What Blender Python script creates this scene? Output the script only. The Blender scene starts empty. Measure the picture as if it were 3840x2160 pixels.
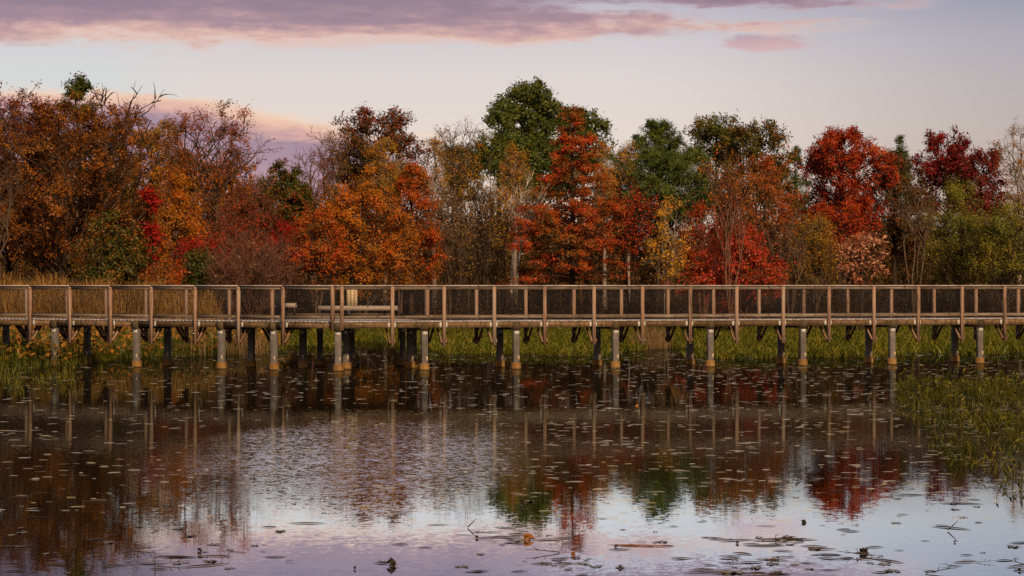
import bpy, math
import numpy as np
from mathutils import Vector, Matrix

# ------------------------------------------------------------------ basics
C = bpy.context.scene
COL = C.collection
F, CAMZ = 8400.0, 2.54          # focal length in photo pixels (3840 wide), eye height over the water
KD = 3840.0 / 2576.0            # measurements below were taken on a 2576 px wide view of the photo


def X_at(xd, D):
    return (xd * KD - 1920.0) / F * D


def Z_at(yd, D):
    return CAMZ - (yd * KD - 1069.0) / F * D


def D_water(yd):
    return CAMZ * F / (yd * KD - 1069.0)


def lin(r, g, b):
    def f(c):
        c /= 255.0
        return c / 12.92 if c <= 0.04045 else ((c + 0.055) / 1.055) ** 2.4
    return (f(r), f(g), f(b), 1.0)


# ------------------------------------------------------------------ node helpers
class S:
    """A node socket with arithmetic."""
    def __init__(self, nt, sock):
        self.nt, self.s = nt, sock

    def _m(self, op, b=None, c=None, clamp=False):
        n = self.nt.nodes.new('ShaderNodeMath')
        n.operation = op
        n.use_clamp = clamp
        put(self.nt, n.inputs[0], self)
        if b is not None:
            put(self.nt, n.inputs[1], b)
        if c is not None:
            put(self.nt, n.inputs[2], c)
        return S(self.nt, n.outputs[0])

    def __add__(self, b): return self._m('ADD', b)
    def __radd__(self, b): return self._m('ADD', b)
    def __sub__(self, b): return self._m('SUBTRACT', b)
    def __rsub__(self, b): return (self * -1.0) + b
    def __mul__(self, b): return self._m('MULTIPLY', b)
    def __rmul__(self, b): return self._m('MULTIPLY', b)
    def __truediv__(self, b): return self._m('DIVIDE', b)
    def pow(self, b): return self._m('POWER', b)
    def abs(self): return self._m('ABSOLUTE')
    def max(self, b): return self._m('MAXIMUM', b)
    def min(self, b): return self._m('MINIMUM', b)
    def clamp(self): return self._m('ADD', 0.0, clamp=True)

    def smooth(self, a, b):
        n = self.nt.nodes.new('ShaderNodeMapRange')
        n.interpolation_type = 'SMOOTHSTEP'
        put(self.nt, n.inputs['Value'], self)
        if a < b:
            n.inputs['From Min'].default_value, n.inputs['From Max'].default_value = a, b
        else:
            n.inputs['From Min'].default_value, n.inputs['From Max'].default_value = b, a
            n.inputs['To Min'].default_value, n.inputs['To Max'].default_value = 1, 0
        return S(self.nt, n.outputs[0])

    def ramp(self, stops, interp='LINEAR'):
        n = self.nt.nodes.new('ShaderNodeValToRGB')
        cr = n.color_ramp
        cr.interpolation = interp
        while len(cr.elements) > 1:
            cr.elements.remove(cr.elements[-1])
        cr.elements[0].position, cr.elements[0].color = stops[0][0], c4(stops[0][1])
        for p, c in stops[1:]:
            e = cr.elements.new(p)
            e.color = c4(c)
        put(self.nt, n.inputs[0], self)
        return S(self.nt, n.outputs[0])


def c4(c):
    if isinstance(c, (int, float)):
        return (c, c, c, 1)
    return tuple(c) if len(c) == 4 else tuple(c) + (1,)


def put(nt, inp, v):
    if isinstance(v, S):
        nt.links.new(v.s, inp)
    elif hasattr(inp, 'default_value'):
        try:
            inp.default_value = v
        except Exception:
            inp.default_value = (v, v, v)


def mixc(nt, f, a, b, blend='MIX'):
    n = nt.nodes.new('ShaderNodeMix')
    n.data_type = 'RGBA'
    n.blend_type = blend
    put(nt, n.inputs[0], f)
    put(nt, n.inputs[6], c4(a) if not isinstance(a, S) else a)
    put(nt, n.inputs[7], c4(b) if not isinstance(b, S) else b)
    return S(nt, n.outputs[2])


def combine(nt, x, y, z):
    n = nt.nodes.new('ShaderNodeCombineXYZ')
    for i, v in enumerate((x, y, z)):
        put(nt, n.inputs[i], v)
    return S(nt, n.outputs[0])


def noise(nt, vec, scale, detail=3.0, rough=0.55, dist=0.0, color=False):
    n = nt.nodes.new('ShaderNodeTexNoise')
    if vec is not None:
        put(nt, n.inputs['Vector'], vec)
    n.inputs['Scale'].default_value = scale
    n.inputs['Detail'].default_value = detail
    n.inputs['Roughness'].default_value = rough
    n.inputs['Distortion'].default_value = dist
    return S(nt, n.outputs['Color' if color else 'Fac'])


def coords(nt, which='Object', scale=None):
    t = nt.nodes.new('ShaderNodeTexCoord')
    s = S(nt, t.outputs[which])
    if scale is None:
        return s
    m = nt.nodes.new('ShaderNodeMapping')
    m.inputs['Scale'].default_value = scale
    put(nt, m.inputs['Vector'], s)
    return S(nt, m.outputs[0])


def sep(nt, v):
    n = nt.nodes.new('ShaderNodeSeparateXYZ')
    put(nt, n.inputs[0], v)
    return [S(nt, n.outputs[i]) for i in range(3)]


def new_mat(name):
    m = bpy.data.materials.new(name)
    m.use_nodes = True
    nt = m.node_tree
    nt.nodes.clear()
    out = nt.nodes.new('ShaderNodeOutputMaterial')
    return m, nt, out


def principled(nt, out, color, rough=0.8, spec=0.3, metal=0.0, bump=None, bump_d=0.01):
    p = nt.nodes.new('ShaderNodeBsdfPrincipled')
    put(nt, p.inputs['Base Color'], color)
    put(nt, p.inputs['Roughness'], rough)
    p.inputs['Specular IOR Level'].default_value = spec
    p.inputs['Metallic'].default_value = metal
    if bump is not None:
        b = nt.nodes.new('ShaderNodeBump')
        b.inputs['Strength'].default_value = 0.6
        b.inputs['Distance'].default_value = bump_d
        put(nt, b.inputs['Height'], bump)
        nt.links.new(b.outputs[0], p.inputs['Normal'])
    nt.links.new(p.outputs[0], out.inputs['Surface'])
    return p


def obj_random(nt):
    n = nt.nodes.new('ShaderNodeObjectInfo')
    return S(nt, n.outputs['Random'])


def island(nt):
    n = nt.nodes.new('ShaderNodeNewGeometry')
    return S(nt, n.outputs['Random Per Island'])


# ------------------------------------------------------------------ materials
def wood(name, along, dark, mid, light, stain=0.0):
    m, nt, out = new_mat(name)
    sc = (1.2, 14, 14) if along == 'X' else (14, 14, 1.2)
    r = obj_random(nt)
    v = coords(nt, 'Object', sc)
    off = nt.nodes.new('ShaderNodeVectorMath')
    off.operation = 'ADD'
    nt.links.new(v.s, off.inputs[0])
    put(nt, off.inputs[1], combine(nt, r * 31.0, r * 17.0, r * 23.0))
    v = S(nt, off.outputs[0])
    g = noise(nt, v, 1.6, 5, 0.65, 0.7)
    col = (g + (r - 0.5) * 0.22).ramp([(0.28, dark), (0.5, mid), (0.72, light)])
    k = noise(nt, coords(nt, 'Object', (5, 5, 5)), 1.0, 2)          # knots and weathered grey patches
    col = mixc(nt, k.smooth(0.62, 0.72) * 0.55, col, tuple(c * 0.45 for c in dark[:3]))
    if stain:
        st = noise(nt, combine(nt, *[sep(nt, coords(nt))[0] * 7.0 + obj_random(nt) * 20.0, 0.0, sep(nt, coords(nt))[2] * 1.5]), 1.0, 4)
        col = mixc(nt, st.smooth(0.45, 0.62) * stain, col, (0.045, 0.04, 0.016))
    principled(nt, out, col, 0.82, 0.25, bump=g, bump_d=0.006)
    return m


W_D, W_M, W_L = (0.075, 0.048, 0.031), (0.175, 0.126, 0.088), (0.32, 0.25, 0.19)
M_RAIL = wood('weathered rail timber', 'X', W_D, W_M, W_L)
M_POST = wood('weathered post timber', 'Z', W_D, (0.32, 0.185, 0.115), W_L)
M_CAP = wood('greyed cap timber', 'X', (0.26, 0.19, 0.16), (0.40, 0.32, 0.28), (0.52, 0.43, 0.39))
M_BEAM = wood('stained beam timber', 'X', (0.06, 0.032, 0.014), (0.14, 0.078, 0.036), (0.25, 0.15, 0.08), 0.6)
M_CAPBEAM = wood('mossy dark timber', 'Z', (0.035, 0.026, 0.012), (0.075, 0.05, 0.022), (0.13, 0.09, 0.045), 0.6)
M_BRACE = wood('brace timber', 'X', (0.11, 0.06, 0.03), (0.23, 0.13, 0.075), (0.36, 0.23, 0.15))
M_BENCH = wood('pale bench timber', 'X', (0.24, 0.18, 0.14), (0.36, 0.28, 0.22), (0.46, 0.37, 0.30))
M_BOARD = wood('pale board timber', 'Z', (0.38, 0.27, 0.15), (0.54, 0.40, 0.24), (0.66, 0.50, 0.31))


def deck_mat():
    m, nt, out = new_mat('grey deck planks')
    r = island(nt)
    g = noise(nt, coords(nt, 'Object', (9, 9, 9)), 1.0, 4)
    col = (r * 0.5 + g * 0.5).ramp([(0.2, (0.24, 0.20, 0.19)), (0.5, (0.36, 0.32, 0.32)), (0.8, (0.46, 0.42, 0.41))])
    principled(nt, out, col, 0.75, 0.3)
    return m


M_DECK = deck_mat()


def stone(name, stops, rough=0.85, spec=0.2, scale=9.0, metal=0.0, wet=None):
    m, nt, out = new_mat(name)
    g = noise(nt, coords(nt), scale, 5, 0.65)
    big = noise(nt, coords(nt), scale * 0.2, 2)
    col = (g * 0.6 + big * 0.4 + (obj_random(nt) - 0.5) * 0.15).ramp(stops)
    if wet is not None:                                             # algae line where the water stands
        z = sep(nt, coords(nt))[2]
        w = (z + (noise(nt, coords(nt), 30, 2) - 0.5) * 0.05).smooth(wet + 0.05, wet - 0.01)
        col = mixc(nt, w, col, (0.012, 0.009, 0.005))
    principled(nt, out, col, rough, spec, metal, bump=g, bump_d=0.004)
    return m


M_PILE = stone('grey pile concrete', [(0.3, (0.075, 0.062, 0.052)), (0.55, (0.14, 0.12, 0.106)), (0.75, (0.225, 0.20, 0.18))], scale=14)
M_FOOT = stone('ochre footing concrete', [(0.3, (0.12, 0.055, 0.016)), (0.55, (0.24, 0.125, 0.036)), (0.75, (0.32, 0.19, 0.07))], wet=-0.005)
M_STEEL = stone('galvanised bracket', [(0.3, (0.40, 0.36, 0.31)), (0.6, (0.56, 0.52, 0.46))], 0.5, 0.5, 20)
M_WIRE = stone('dark coated wire', [(0.3, (0.007, 0.006, 0.006)), (0.7, (0.014, 0.012, 0.011))], 0.6, 0.3)
M_IRON = stone('black steel', [(0.3, (0.012, 0.012, 0.013)), (0.7, (0.025, 0.025, 0.026))], 0.5, 0.4)


def bark(name, dark, light, sc=5.0):
    m, nt, out = new_mat(name)
    g = noise(nt, coords(nt, 'Object', (3, 3, 0.8)), sc, 4, 0.6)
    principled(nt, out, g.ramp([(0.35, dark), (0.65, light)]), 0.9, 0.1)
    return m


B_DARK = bark('dark bark', (0.018, 0.012, 0.008), (0.06, 0.04, 0.026))
B_BROWN = bark('brown bark', (0.05, 0.03, 0.018), (0.14, 0.09, 0.055))
B_GREY = bark('grey bark', (0.13, 0.095, 0.07), (0.30, 0.23, 0.18))
B_BIRCH = bark('pale birch bark', (0.34, 0.27, 0.21), (0.66, 0.57, 0.49), 9)
B_PINK = bark('pinkish grey bark', (0.14, 0.075, 0.055), (0.30, 0.18, 0.14))
B_RED = bark('reddish twig bark', (0.085, 0.035, 0.022), (0.20, 0.095, 0.06))


def leaf_mat(name, stops, hue_scale=0.5, per_leaf=0.75, trans=0.25, gloss=0.015):
    """stops: leaf colours from one end of the tree's turning to the other; a leaf picks its own, patches of the crown turn together."""
    m, nt, out = new_mat(name)
    r = island(nt)
    n = noise(nt, coords(nt), hue_scale, 3, 0.6)
    f = (r - 0.5) * per_leaf + (n - 0.5) * 2.0 + 0.5
    k = len(stops)
    col = f.ramp([(0.08 + 0.84 * i / max(k - 1, 1), s) for i, s in enumerate(stops)])
    val = (noise(nt, coords(nt), 31.7, 1) - 0.5) * 0.5 + 1.0
    mul = nt.nodes.new('ShaderNodeVectorMath')
    mul.operation = 'SCALE'
    nt.links.new(col.s, mul.inputs[0])
    put(nt, mul.inputs['Scale'], val)
    d = nt.nodes.new('ShaderNodeBsdfDiffuse')
    t = nt.nodes.new('ShaderNodeBsdfTranslucent')
    g = nt.nodes.new('ShaderNodeBsdfGlossy')
    g.inputs['Roughness'].default_value = 0.45
    nt.links.new(mul.outputs[0], d.inputs['Color'])
    nt.links.new(mul.outputs[0], t.inputs['Color'])
    mx = nt.nodes.new('ShaderNodeMixShader')
    mx.inputs[0].default_value = trans
    nt.links.new(d.outputs[0], mx.inputs[1])
    nt.links.new(t.outputs[0], mx.inputs[2])
    mg = nt.nodes.new('ShaderNodeMixShader')
    mg.inputs[0].default_value = gloss
    nt.links.new(mx.outputs[0], mg.inputs[1])
    nt.links.new(g.outputs[0], mg.inputs[2])
    nt.links.new(mg.outputs[0], out.inputs['Surface'])
    return m


# ------------------------------------------------------------------ object helpers
WORLD = {}


def link(name, mesh, world=None, parent=None):
    o = bpy.data.objects.new(name, mesh)
    COL.objects.link(o)
    world = world if world is not None else Matrix.Identity(4)
    WORLD[o.name] = world.copy()
    if parent is not None:
        o.parent = parent
        o.matrix_basis = WORLD[parent.name].inverted() @ world
    else:
        o.matrix_basis = world
    return o


def tag(o, label=None, cat=None, group=None, kind=None):
    if label: o['label'] = label
    if cat: o['category'] = cat
    if group: o['group'] = group
    if kind: o['kind'] = kind
    return o


def np_mesh(name, V, faces, mat, smooth=False):
    """V (n,3); faces: list of int arrays, each (k, m)."""
    me = bpy.data.meshes.new(name)
    V = np.asarray(V, dtype=np.float32)
    me.vertices.add(len(V))
    me.vertices.foreach_set('co', V.ravel())
    idx = np.concatenate([f.ravel() for f in faces]).astype(np.int32)
    tot = np.concatenate([np.full(len(f), f.shape[1], np.int32) for f in faces])
    st = np.concatenate([[0], np.cumsum(tot)[:-1]]).astype(np.int32)
    me.loops.add(len(idx))
    me.loops.foreach_set('vertex_index', idx)
    me.polygons.add(len(tot))
    me.polygons.foreach_set('loop_start', st)
    if smooth:
        me.polygons.foreach_set('use_smooth', np.ones(len(tot), dtype=bool))
    me.update(calc_edges=True)
    me.materials.append(mat)
    return me


CUBE_V = np.array([[x, y, z] for x in (-.5, .5) for y in (-.5, .5) for z in (-.5, .5)])
CUBE_F = np.array([[0, 1, 3, 2], [4, 6, 7, 5], [0, 4, 5, 1], [2, 3, 7, 6], [0, 2, 6, 4], [1, 5, 7, 3]])


class Geo:
    def __init__(self):
        self.V, self.F, self.n = [], [], 0

    def add(self, V, *faces):
        V = np.asarray(V, dtype=np.float64).reshape(-1, 3)
        self.V.append(V)
        for f in faces:
            self.F.append(np.asarray(f, dtype=np.int64) + self.n)
        self.n += len(V)

    def box(self, c, s):
        self.add(CUBE_V * np.array(s) + np.array(c), CUBE_F)

    def boxes(self, cs, ss):
        cs, ss = np.asarray(cs, float), np.asarray(ss, float)
        V = CUBE_V[None] * ss[:, None] + cs[:, None]
        Fc = CUBE_F[None] + (np.arange(len(cs)) * 8)[:, None, None]
        self.add(V.reshape(-1, 3), Fc.reshape(-1, 4))

    def tubes(self, P, R, sides):
        """P (n,k,3) centre lines, R (n,k) radii."""
        n, k, _ = P.shape
        T = np.gradient(P, axis=1)
        T /= np.linalg.norm(T, axis=2, keepdims=True) + 1e-9
        ref = np.where(np.abs(T[..., 2:3]) > 0.9, np.array([1.0, 0, 0]), np.array([0, 0, 1.0]))
        A = np.cross(T, ref)
        A /= np.linalg.norm(A, axis=2, keepdims=True) + 1e-9
        B = np.cross(T, A)
        th = np.arange(sides) * 2 * math.pi / sides
        ring = (A[:, :, None, :] * np.cos(th)[None, None, :, None] + B[:, :, None, :] * np.sin(th)[None, None, :, None])
        V = P[:, :, None, :] + ring * R[:, :, None, None]
        i = np.arange(sides)
        j = (i + 1) % sides
        base = (np.arange(n) * k * sides)[:, None, None] + (np.arange(k - 1) * sides)[None, :, None]
        f = np.stack([base + i, base + j, base + sides + j, base + sides + i], axis=-1)
        self.add(V.reshape(-1, 3), f.reshape(-1, 4))

    def leaves(self, P, d, nrm, L, W, fold=0.0):
        """Leaf-shaped quads: base P, direction d, face normal about nrm."""
        s = np.cross(d, nrm)
        s /= np.linalg.norm(s, axis=1, keepdims=True) + 1e-9
        up = np.cross(s, d)
        L, W = L[:, None], W[:, None]
        mid = P + d * L * 0.45
        V = np.stack([P, mid + s * W * 0.5 + up * fold * W, P + d * L, mid - s * W * 0.5 + up * fold * W], axis=1)
        f = (np.arange(len(P)) * 4)[:, None] + np.arange(4)[None]
        self.add(V.reshape(-1, 3), f)

    def mesh(self, name, mat, smooth=False):
        return np_mesh(name, np.concatenate(self.V), self.F, mat, smooth)


def unit(v):
    return v / (np.linalg.norm(v, axis=-1, keepdims=True) + 1e-9)


def frame(p0, p1):
    """World matrix at the middle of p0-p1 with X along it and Z as near up as can be."""
    p0, p1 = Vector(p0), Vector(p1)
    x = (p1 - p0).normalized()
    up = Vector((0, 0, 1)) if abs(x.z) < 0.95 else Vector((0, 1, 0))
    y = up.cross(x).normalized()
    z = x.cross(y)
    m = Matrix((x, y, z)).transposed().to_4x4()
    m.translation = (p0 + p1) / 2
    return m, (p1 - p0).length


def board(name, parent, p0, p1, thick, high, mat, geo=None):
    m, L = frame(p0, p1)
    g = Geo()
    g.box((0, 0, 0), (L, thick, high))
    return link(name, g.mesh(name, mat), m, parent)


def upright(name, parent, x, y, z0, z1, a, b, ang, mat):
    """A standing post turned by ang about Z; chamfered top."""
    h = z1 - z0
    g = Geo()
    g.box((0, 0, h / 2), (a, b, h))
    m = Matrix.Translation((x, y, z0)) @ Matrix.Rotation(ang, 4, 'Z')
    return link(name, g.mesh(name, mat), m, parent)


# ------------------------------------------------------------------ camera
cam = bpy.data.cameras.new('camera')
cam.sensor_width = 36.0
cam.lens = 36.0 * F / 3840.0
cam.clip_end = 4000.0
cam.clip_start = 0.5
co = bpy.data.objects.new('camera', cam)
COL.objects.link(co)
co.location = (0, 0, CAMZ)
co.rotation_euler = (math.radians(90.0) - math.atan(11.0 / F), 0, 0)
C.camera = co

# ------------------------------------------------------------------ sky and sun
SUN_AZ, SUN_EL = math.radians(160.0), math.radians(30.0)     # behind the camera, a little to its right (clockwise from +Y)


def build_world():
    w = bpy.data.worlds.new('World')
    C.world = w
    w.use_nodes = True
    nt = w.node_tree
    nt.nodes.clear()
    out = nt.nodes.new('ShaderNodeOutputWorld')
    bg = nt.nodes.new('ShaderNodeBackground')
    bg.inputs['Strength'].default_value = 0.1
    nt.links.new(bg.outputs[0], out.inputs[0])
    sky = nt.nodes.new('ShaderNodeTexSky')
    sky.sky_type = 'NISHITA'
    sky.sun_disc = False
    sky.sun_elevation = SUN_EL
    sky.sun_rotation = SUN_AZ
    tc = nt.nodes.new('ShaderNodeTexCoord')
    x, y, z = sep(nt, S(nt, tc.outputs['Generated']))
    az = x._m('ARCTAN2', y) * 57.29578
    el = z._m('ARCSINE') * 57.29578
    front = y.smooth(-0.1, 0.6)
    # clear dusk sky
    p = (el.max(0.0) / 90.0).pow(0.5)
    clear = p.ramp([(0.0, lin(228, 200, 178)), (0.15, lin(232, 210, 194)), (0.21, lin(230, 216, 207)), (0.24, lin(225, 214, 210)),
                    (0.262, lin(214, 206, 209)), (0.285, lin(190, 184, 198)), (0.31, lin(184, 184, 198)), (0.40, lin(186, 190, 202)), (0.60, lin(112, 112, 126)), (1.0, lin(86, 86, 100))])
    right = az.smooth(2.0, 14.5) * front
    high = el.smooth(2.0, 7.0)
    tint = mixc(nt, high, (0.67, 0.62, 0.63), (0.62, 0.64, 0.70))
    clear = mixc(nt, right, clear, mixc(nt, 1.0, clear, tint, 'MULTIPLY'))
    leftb = az.smooth(-7.5, -10.5) * el.smooth(7.0, 5.0) * front
    clear = mixc(nt, leftb * 0.6, clear, lin(208, 216, 218))
    # the glow of the set sun behind the camera
    GE = math.radians(14.0)
    sd = (math.sin(SUN_AZ) * math.cos(GE), math.cos(SUN_AZ) * math.cos(GE), math.sin(GE))
    dot = x * sd[0] + y * sd[1] + z * sd[2]
    clear = mixc(nt, dot.smooth(0.3, 1.0) * 0.8, clear, (0.72, 0.46, 0.28))
    # noise fields, long in azimuth and short in elevation
    wv = combine(nt, az * 0.30, el * 1.15, 0.0)
    n1 = noise(nt, wv, 1.1, 6, 0.55, 0.25)
    n2 = noise(nt, combine(nt, az * 0.16 + 7.3, el * 1.5 + 2.1, 3.0), 1.2, 5, 0.55, 0.2)
    n3 = noise(nt, combine(nt, az * 0.8 + 1.0, el * 2.6, 5.0), 1.3, 5, 0.6, 0.3)

    def azcurve(pts):                                        # elevation as a function of azimuth, -20..20 degrees
        q = ((az + 20.0) / 40.0).clamp()
        return q.ramp([((a + 20) / 40.0, v / 10.0) for a, v in pts]) * 10.0

    # high bank of cloud along the top, ragged lower edge
    e1 = azcurve([(-20, 5.9), (-13, 6.0), (-10, 6.06), (-7, 6.1), (-4, 6.08), (-1, 6.1), (0.5, 6.22), (2.5, 6.42), (6, 6.38), (8, 6.45), (10, 6.8), (12.5, 7.6), (20, 8.2)])
    d1 = el - e1
    patch = (n2 + (n3 - 0.5) * 0.4).smooth(0.36, 0.54)
    solid = az.smooth(2.4, -1.2)
    fill = solid + patch * (1.0 - solid)
    m1 = (d1 + 0.08 + (n1 - 0.5) * 0.9 + (n3 - 0.5) * 0.6).smooth(-0.12, 0.26) * fill * az.smooth(12.0, 8.0)
    n4 = noise(nt, combine(nt, az * 1.6 + 3.0, el * 6.0, 1.0), 1.0, 5, 0.6, 0.4)
    h1 = (d1 * 0.95 + (n2 - 0.5) * 1.7 + (n3 - 0.5) * 0.9 + (n4 - 0.5) * 0.5).max(0.0) / 1.5
    c1 = h1.ramp([(0.0, lin(228, 194, 182)), (0.10, lin(222, 178, 164)), (0.25, lin(196, 154, 155)), (0.40, lin(168, 132, 143)), (0.65, lin(146, 117, 134)), (1.0, lin(130, 108, 130))])
    col = mixc(nt, m1 * front * el.smooth(10.5, 7.6) * 0.93, clear, c1)
    # low bank at the side, peach rim over a mauve body
    e2 = azcurve([(-20, 5.0), (-13, 4.97), (-11, 4.98), (-9, 4.9), (-7.2, 4.66), (-5.5, 4.4), (-4.2, 4.15), (-3.3, 4.0), (-2, 3.92), (-0.5, 3.85), (20, 3.8)])
    dep = e2 - el
    m2 = (dep + (n3 - 0.5) * 0.5 + (n1 - 0.5) * 0.3 + (n4 - 0.5) * 0.3).smooth(-0.03, 0.24)
    body = az.smooth(-1.2, -5.0)
    wisp = az.smooth(0.5, -3.0) * (dep.smooth(0.32, 0.12)) * 0.6
    m2 = m2 * body.max(wisp)
    c2 = ((dep + (n2 - 0.5) * 1.1 + (n4 - 0.5) * 0.5).max(0.0) / 4.0).ramp([(0.0, lin(244, 210, 184)), (0.06, lin(238, 192, 166)), (0.11, lin(214, 164, 158)), (0.17, lin(162, 129, 150)), (0.34, lin(166, 133, 154)), (0.6, lin(186, 150, 164)), (1.0, lin(205, 172, 180))])
    col = mixc(nt, m2 * front * 0.95, col, c2)
    # one small cloud on its own
    ex = (az - 6.55) / 1.15
    ey = (el - 6.13 - (n1 - 0.5) * 0.3) / 0.25
    m3 = (ex * ex + ey * ey + (n3 - 0.5) * 2.2 + (n1 - 0.5) * 1.6 + (n4 - 0.5) * 1.4).smooth(1.3, 0.1)
    c3 = ((ey + 1.0) / 2.0).ramp([(0.0, lin(216, 180, 178)), (0.5, lin(206, 164, 168)), (1.0, lin(178, 150, 168))])
    col = mixc(nt, m3 * front * 0.85, col, c3)
    # scale the dusk colours to the strength-0.1 background and keep a share of the physical sky in them
    sc = nt.nodes.new('ShaderNodeVectorMath')
    sc.operation = 'SCALE'
    nt.links.new(col.s, sc.inputs[0])
    sc.inputs['Scale'].default_value = 10.0
    fin = mixc(nt, 0.06, S(nt, sc.outputs[0]), S(nt, sky.outputs[0]))
    nt.links.new(fin.s, bg.inputs['Color'])


build_world()
sun = bpy.data.lights.new('sun', 'SUN')
sun.energy = 3.9
sun.angle = math.radians(3.0)
sun.color = (1.0, 0.74, 0.48)
so = bpy.data.objects.new('sun', sun)
COL.objects.link(so)
sdv = Vector((math.sin(SUN_AZ) * math.cos(SUN_EL), math.cos(SUN_AZ) * math.cos(SUN_EL), math.sin(SUN_EL)))
so.rotation_euler = sdv.to_track_quat('Z', 'Y').to_euler()
so.location = (20, -40, 30)

C.view_settings.view_transform = 'Standard'
C.view_settings.look = 'None'
C.view_settings.exposure = 0.0
C.view_settings.gamma = 1.0
C.cycles.max_bounces = 6
C.cycles.diffuse_bounces = 3
C.cycles.glossy_bounces = 3
C.cycles.transmission_bounces = 2
C.cycles.caustics_reflective = False
C.cycles.use_denoising = False

# ------------------------------------------------------------------ terrain and water
NG = np.random.default_rng(5)
_ph = NG.uniform(0, 6.28, 24)


def shore(x):
    s = 122.0 + 1.6 * np.sin(x * 0.21 + _ph[0]) + 1.2 * np.sin(x * 0.47 + _ph[1]) + 0.6 * np.sin(x * 1.13 + _ph[2])
    left = 1.0 / (1.0 + np.exp((x + 12.5) / 1.3))
    return s - 27.0 * left


def ground_z(x, y):
    d = y - shore(x)
    up = np.where(d > 0, np.minimum(d * 0.05, 0.5) + np.clip(d - 6, 0, 60) * 0.012 + np.clip((d - 70) / 90, 0, 1) * 5.0, np.maximum(d * 0.09, -0.9))
    back = np.clip(-(y + 14) * 0.2, 0, 2.2)
    up = np.where(y < -5, -0.9 + back, up)
    return up + 0.05 * np.sin(x * 0.9 + 1.3 * np.sin(y * 0.31)) + 0.04 * np.sin(y * 1.1 + x * 0.37)


def build_ground():
    xs = np.concatenate([np.linspace(-900, -70, 16), np.linspace(-66, 66, 133), np.linspace(70, 900, 16)])
    ys = np.concatenate([np.linspace(-500, -60, 8), np.linspace(-50, 60, 23), np.linspace(62, 200, 139), np.linspace(205, 1800, 24)])
    X, Y = np.meshgrid(xs, ys)
    Z = ground_z(X, Y)
    V = np.stack([X, Y, Z], -1).reshape(-1, 3)
    nx, ny = len(xs), len(ys)
    i = (np.arange(ny - 1)[:, None] * nx + np.arange(nx - 1)[None]).ravel()
    Fq = np.stack([i, i + 1, i + nx + 1, i + nx], -1)
    m, nt, out = new_mat('leaf littered earth')
    a = noise(nt, coords(nt), 0.5, 4)
    b = noise(nt, coords(nt), 6.0, 4, 0.7)
    c = (a * 0.5 + b * 0.5).ramp([(0.3, (0.012, 0.008, 0.004)), (0.5, (0.028, 0.017, 0.007)), (0.62, (0.06, 0.026, 0.008)), (0.75, (0.03, 0.03, 0.009))])
    principled(nt, out, c, 0.95, 0.1, bump=b, bump_d=0.05)
    tag(link('ground', np_mesh('ground', V, [Fq], m, True)), kind='structure')


build_ground()


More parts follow.
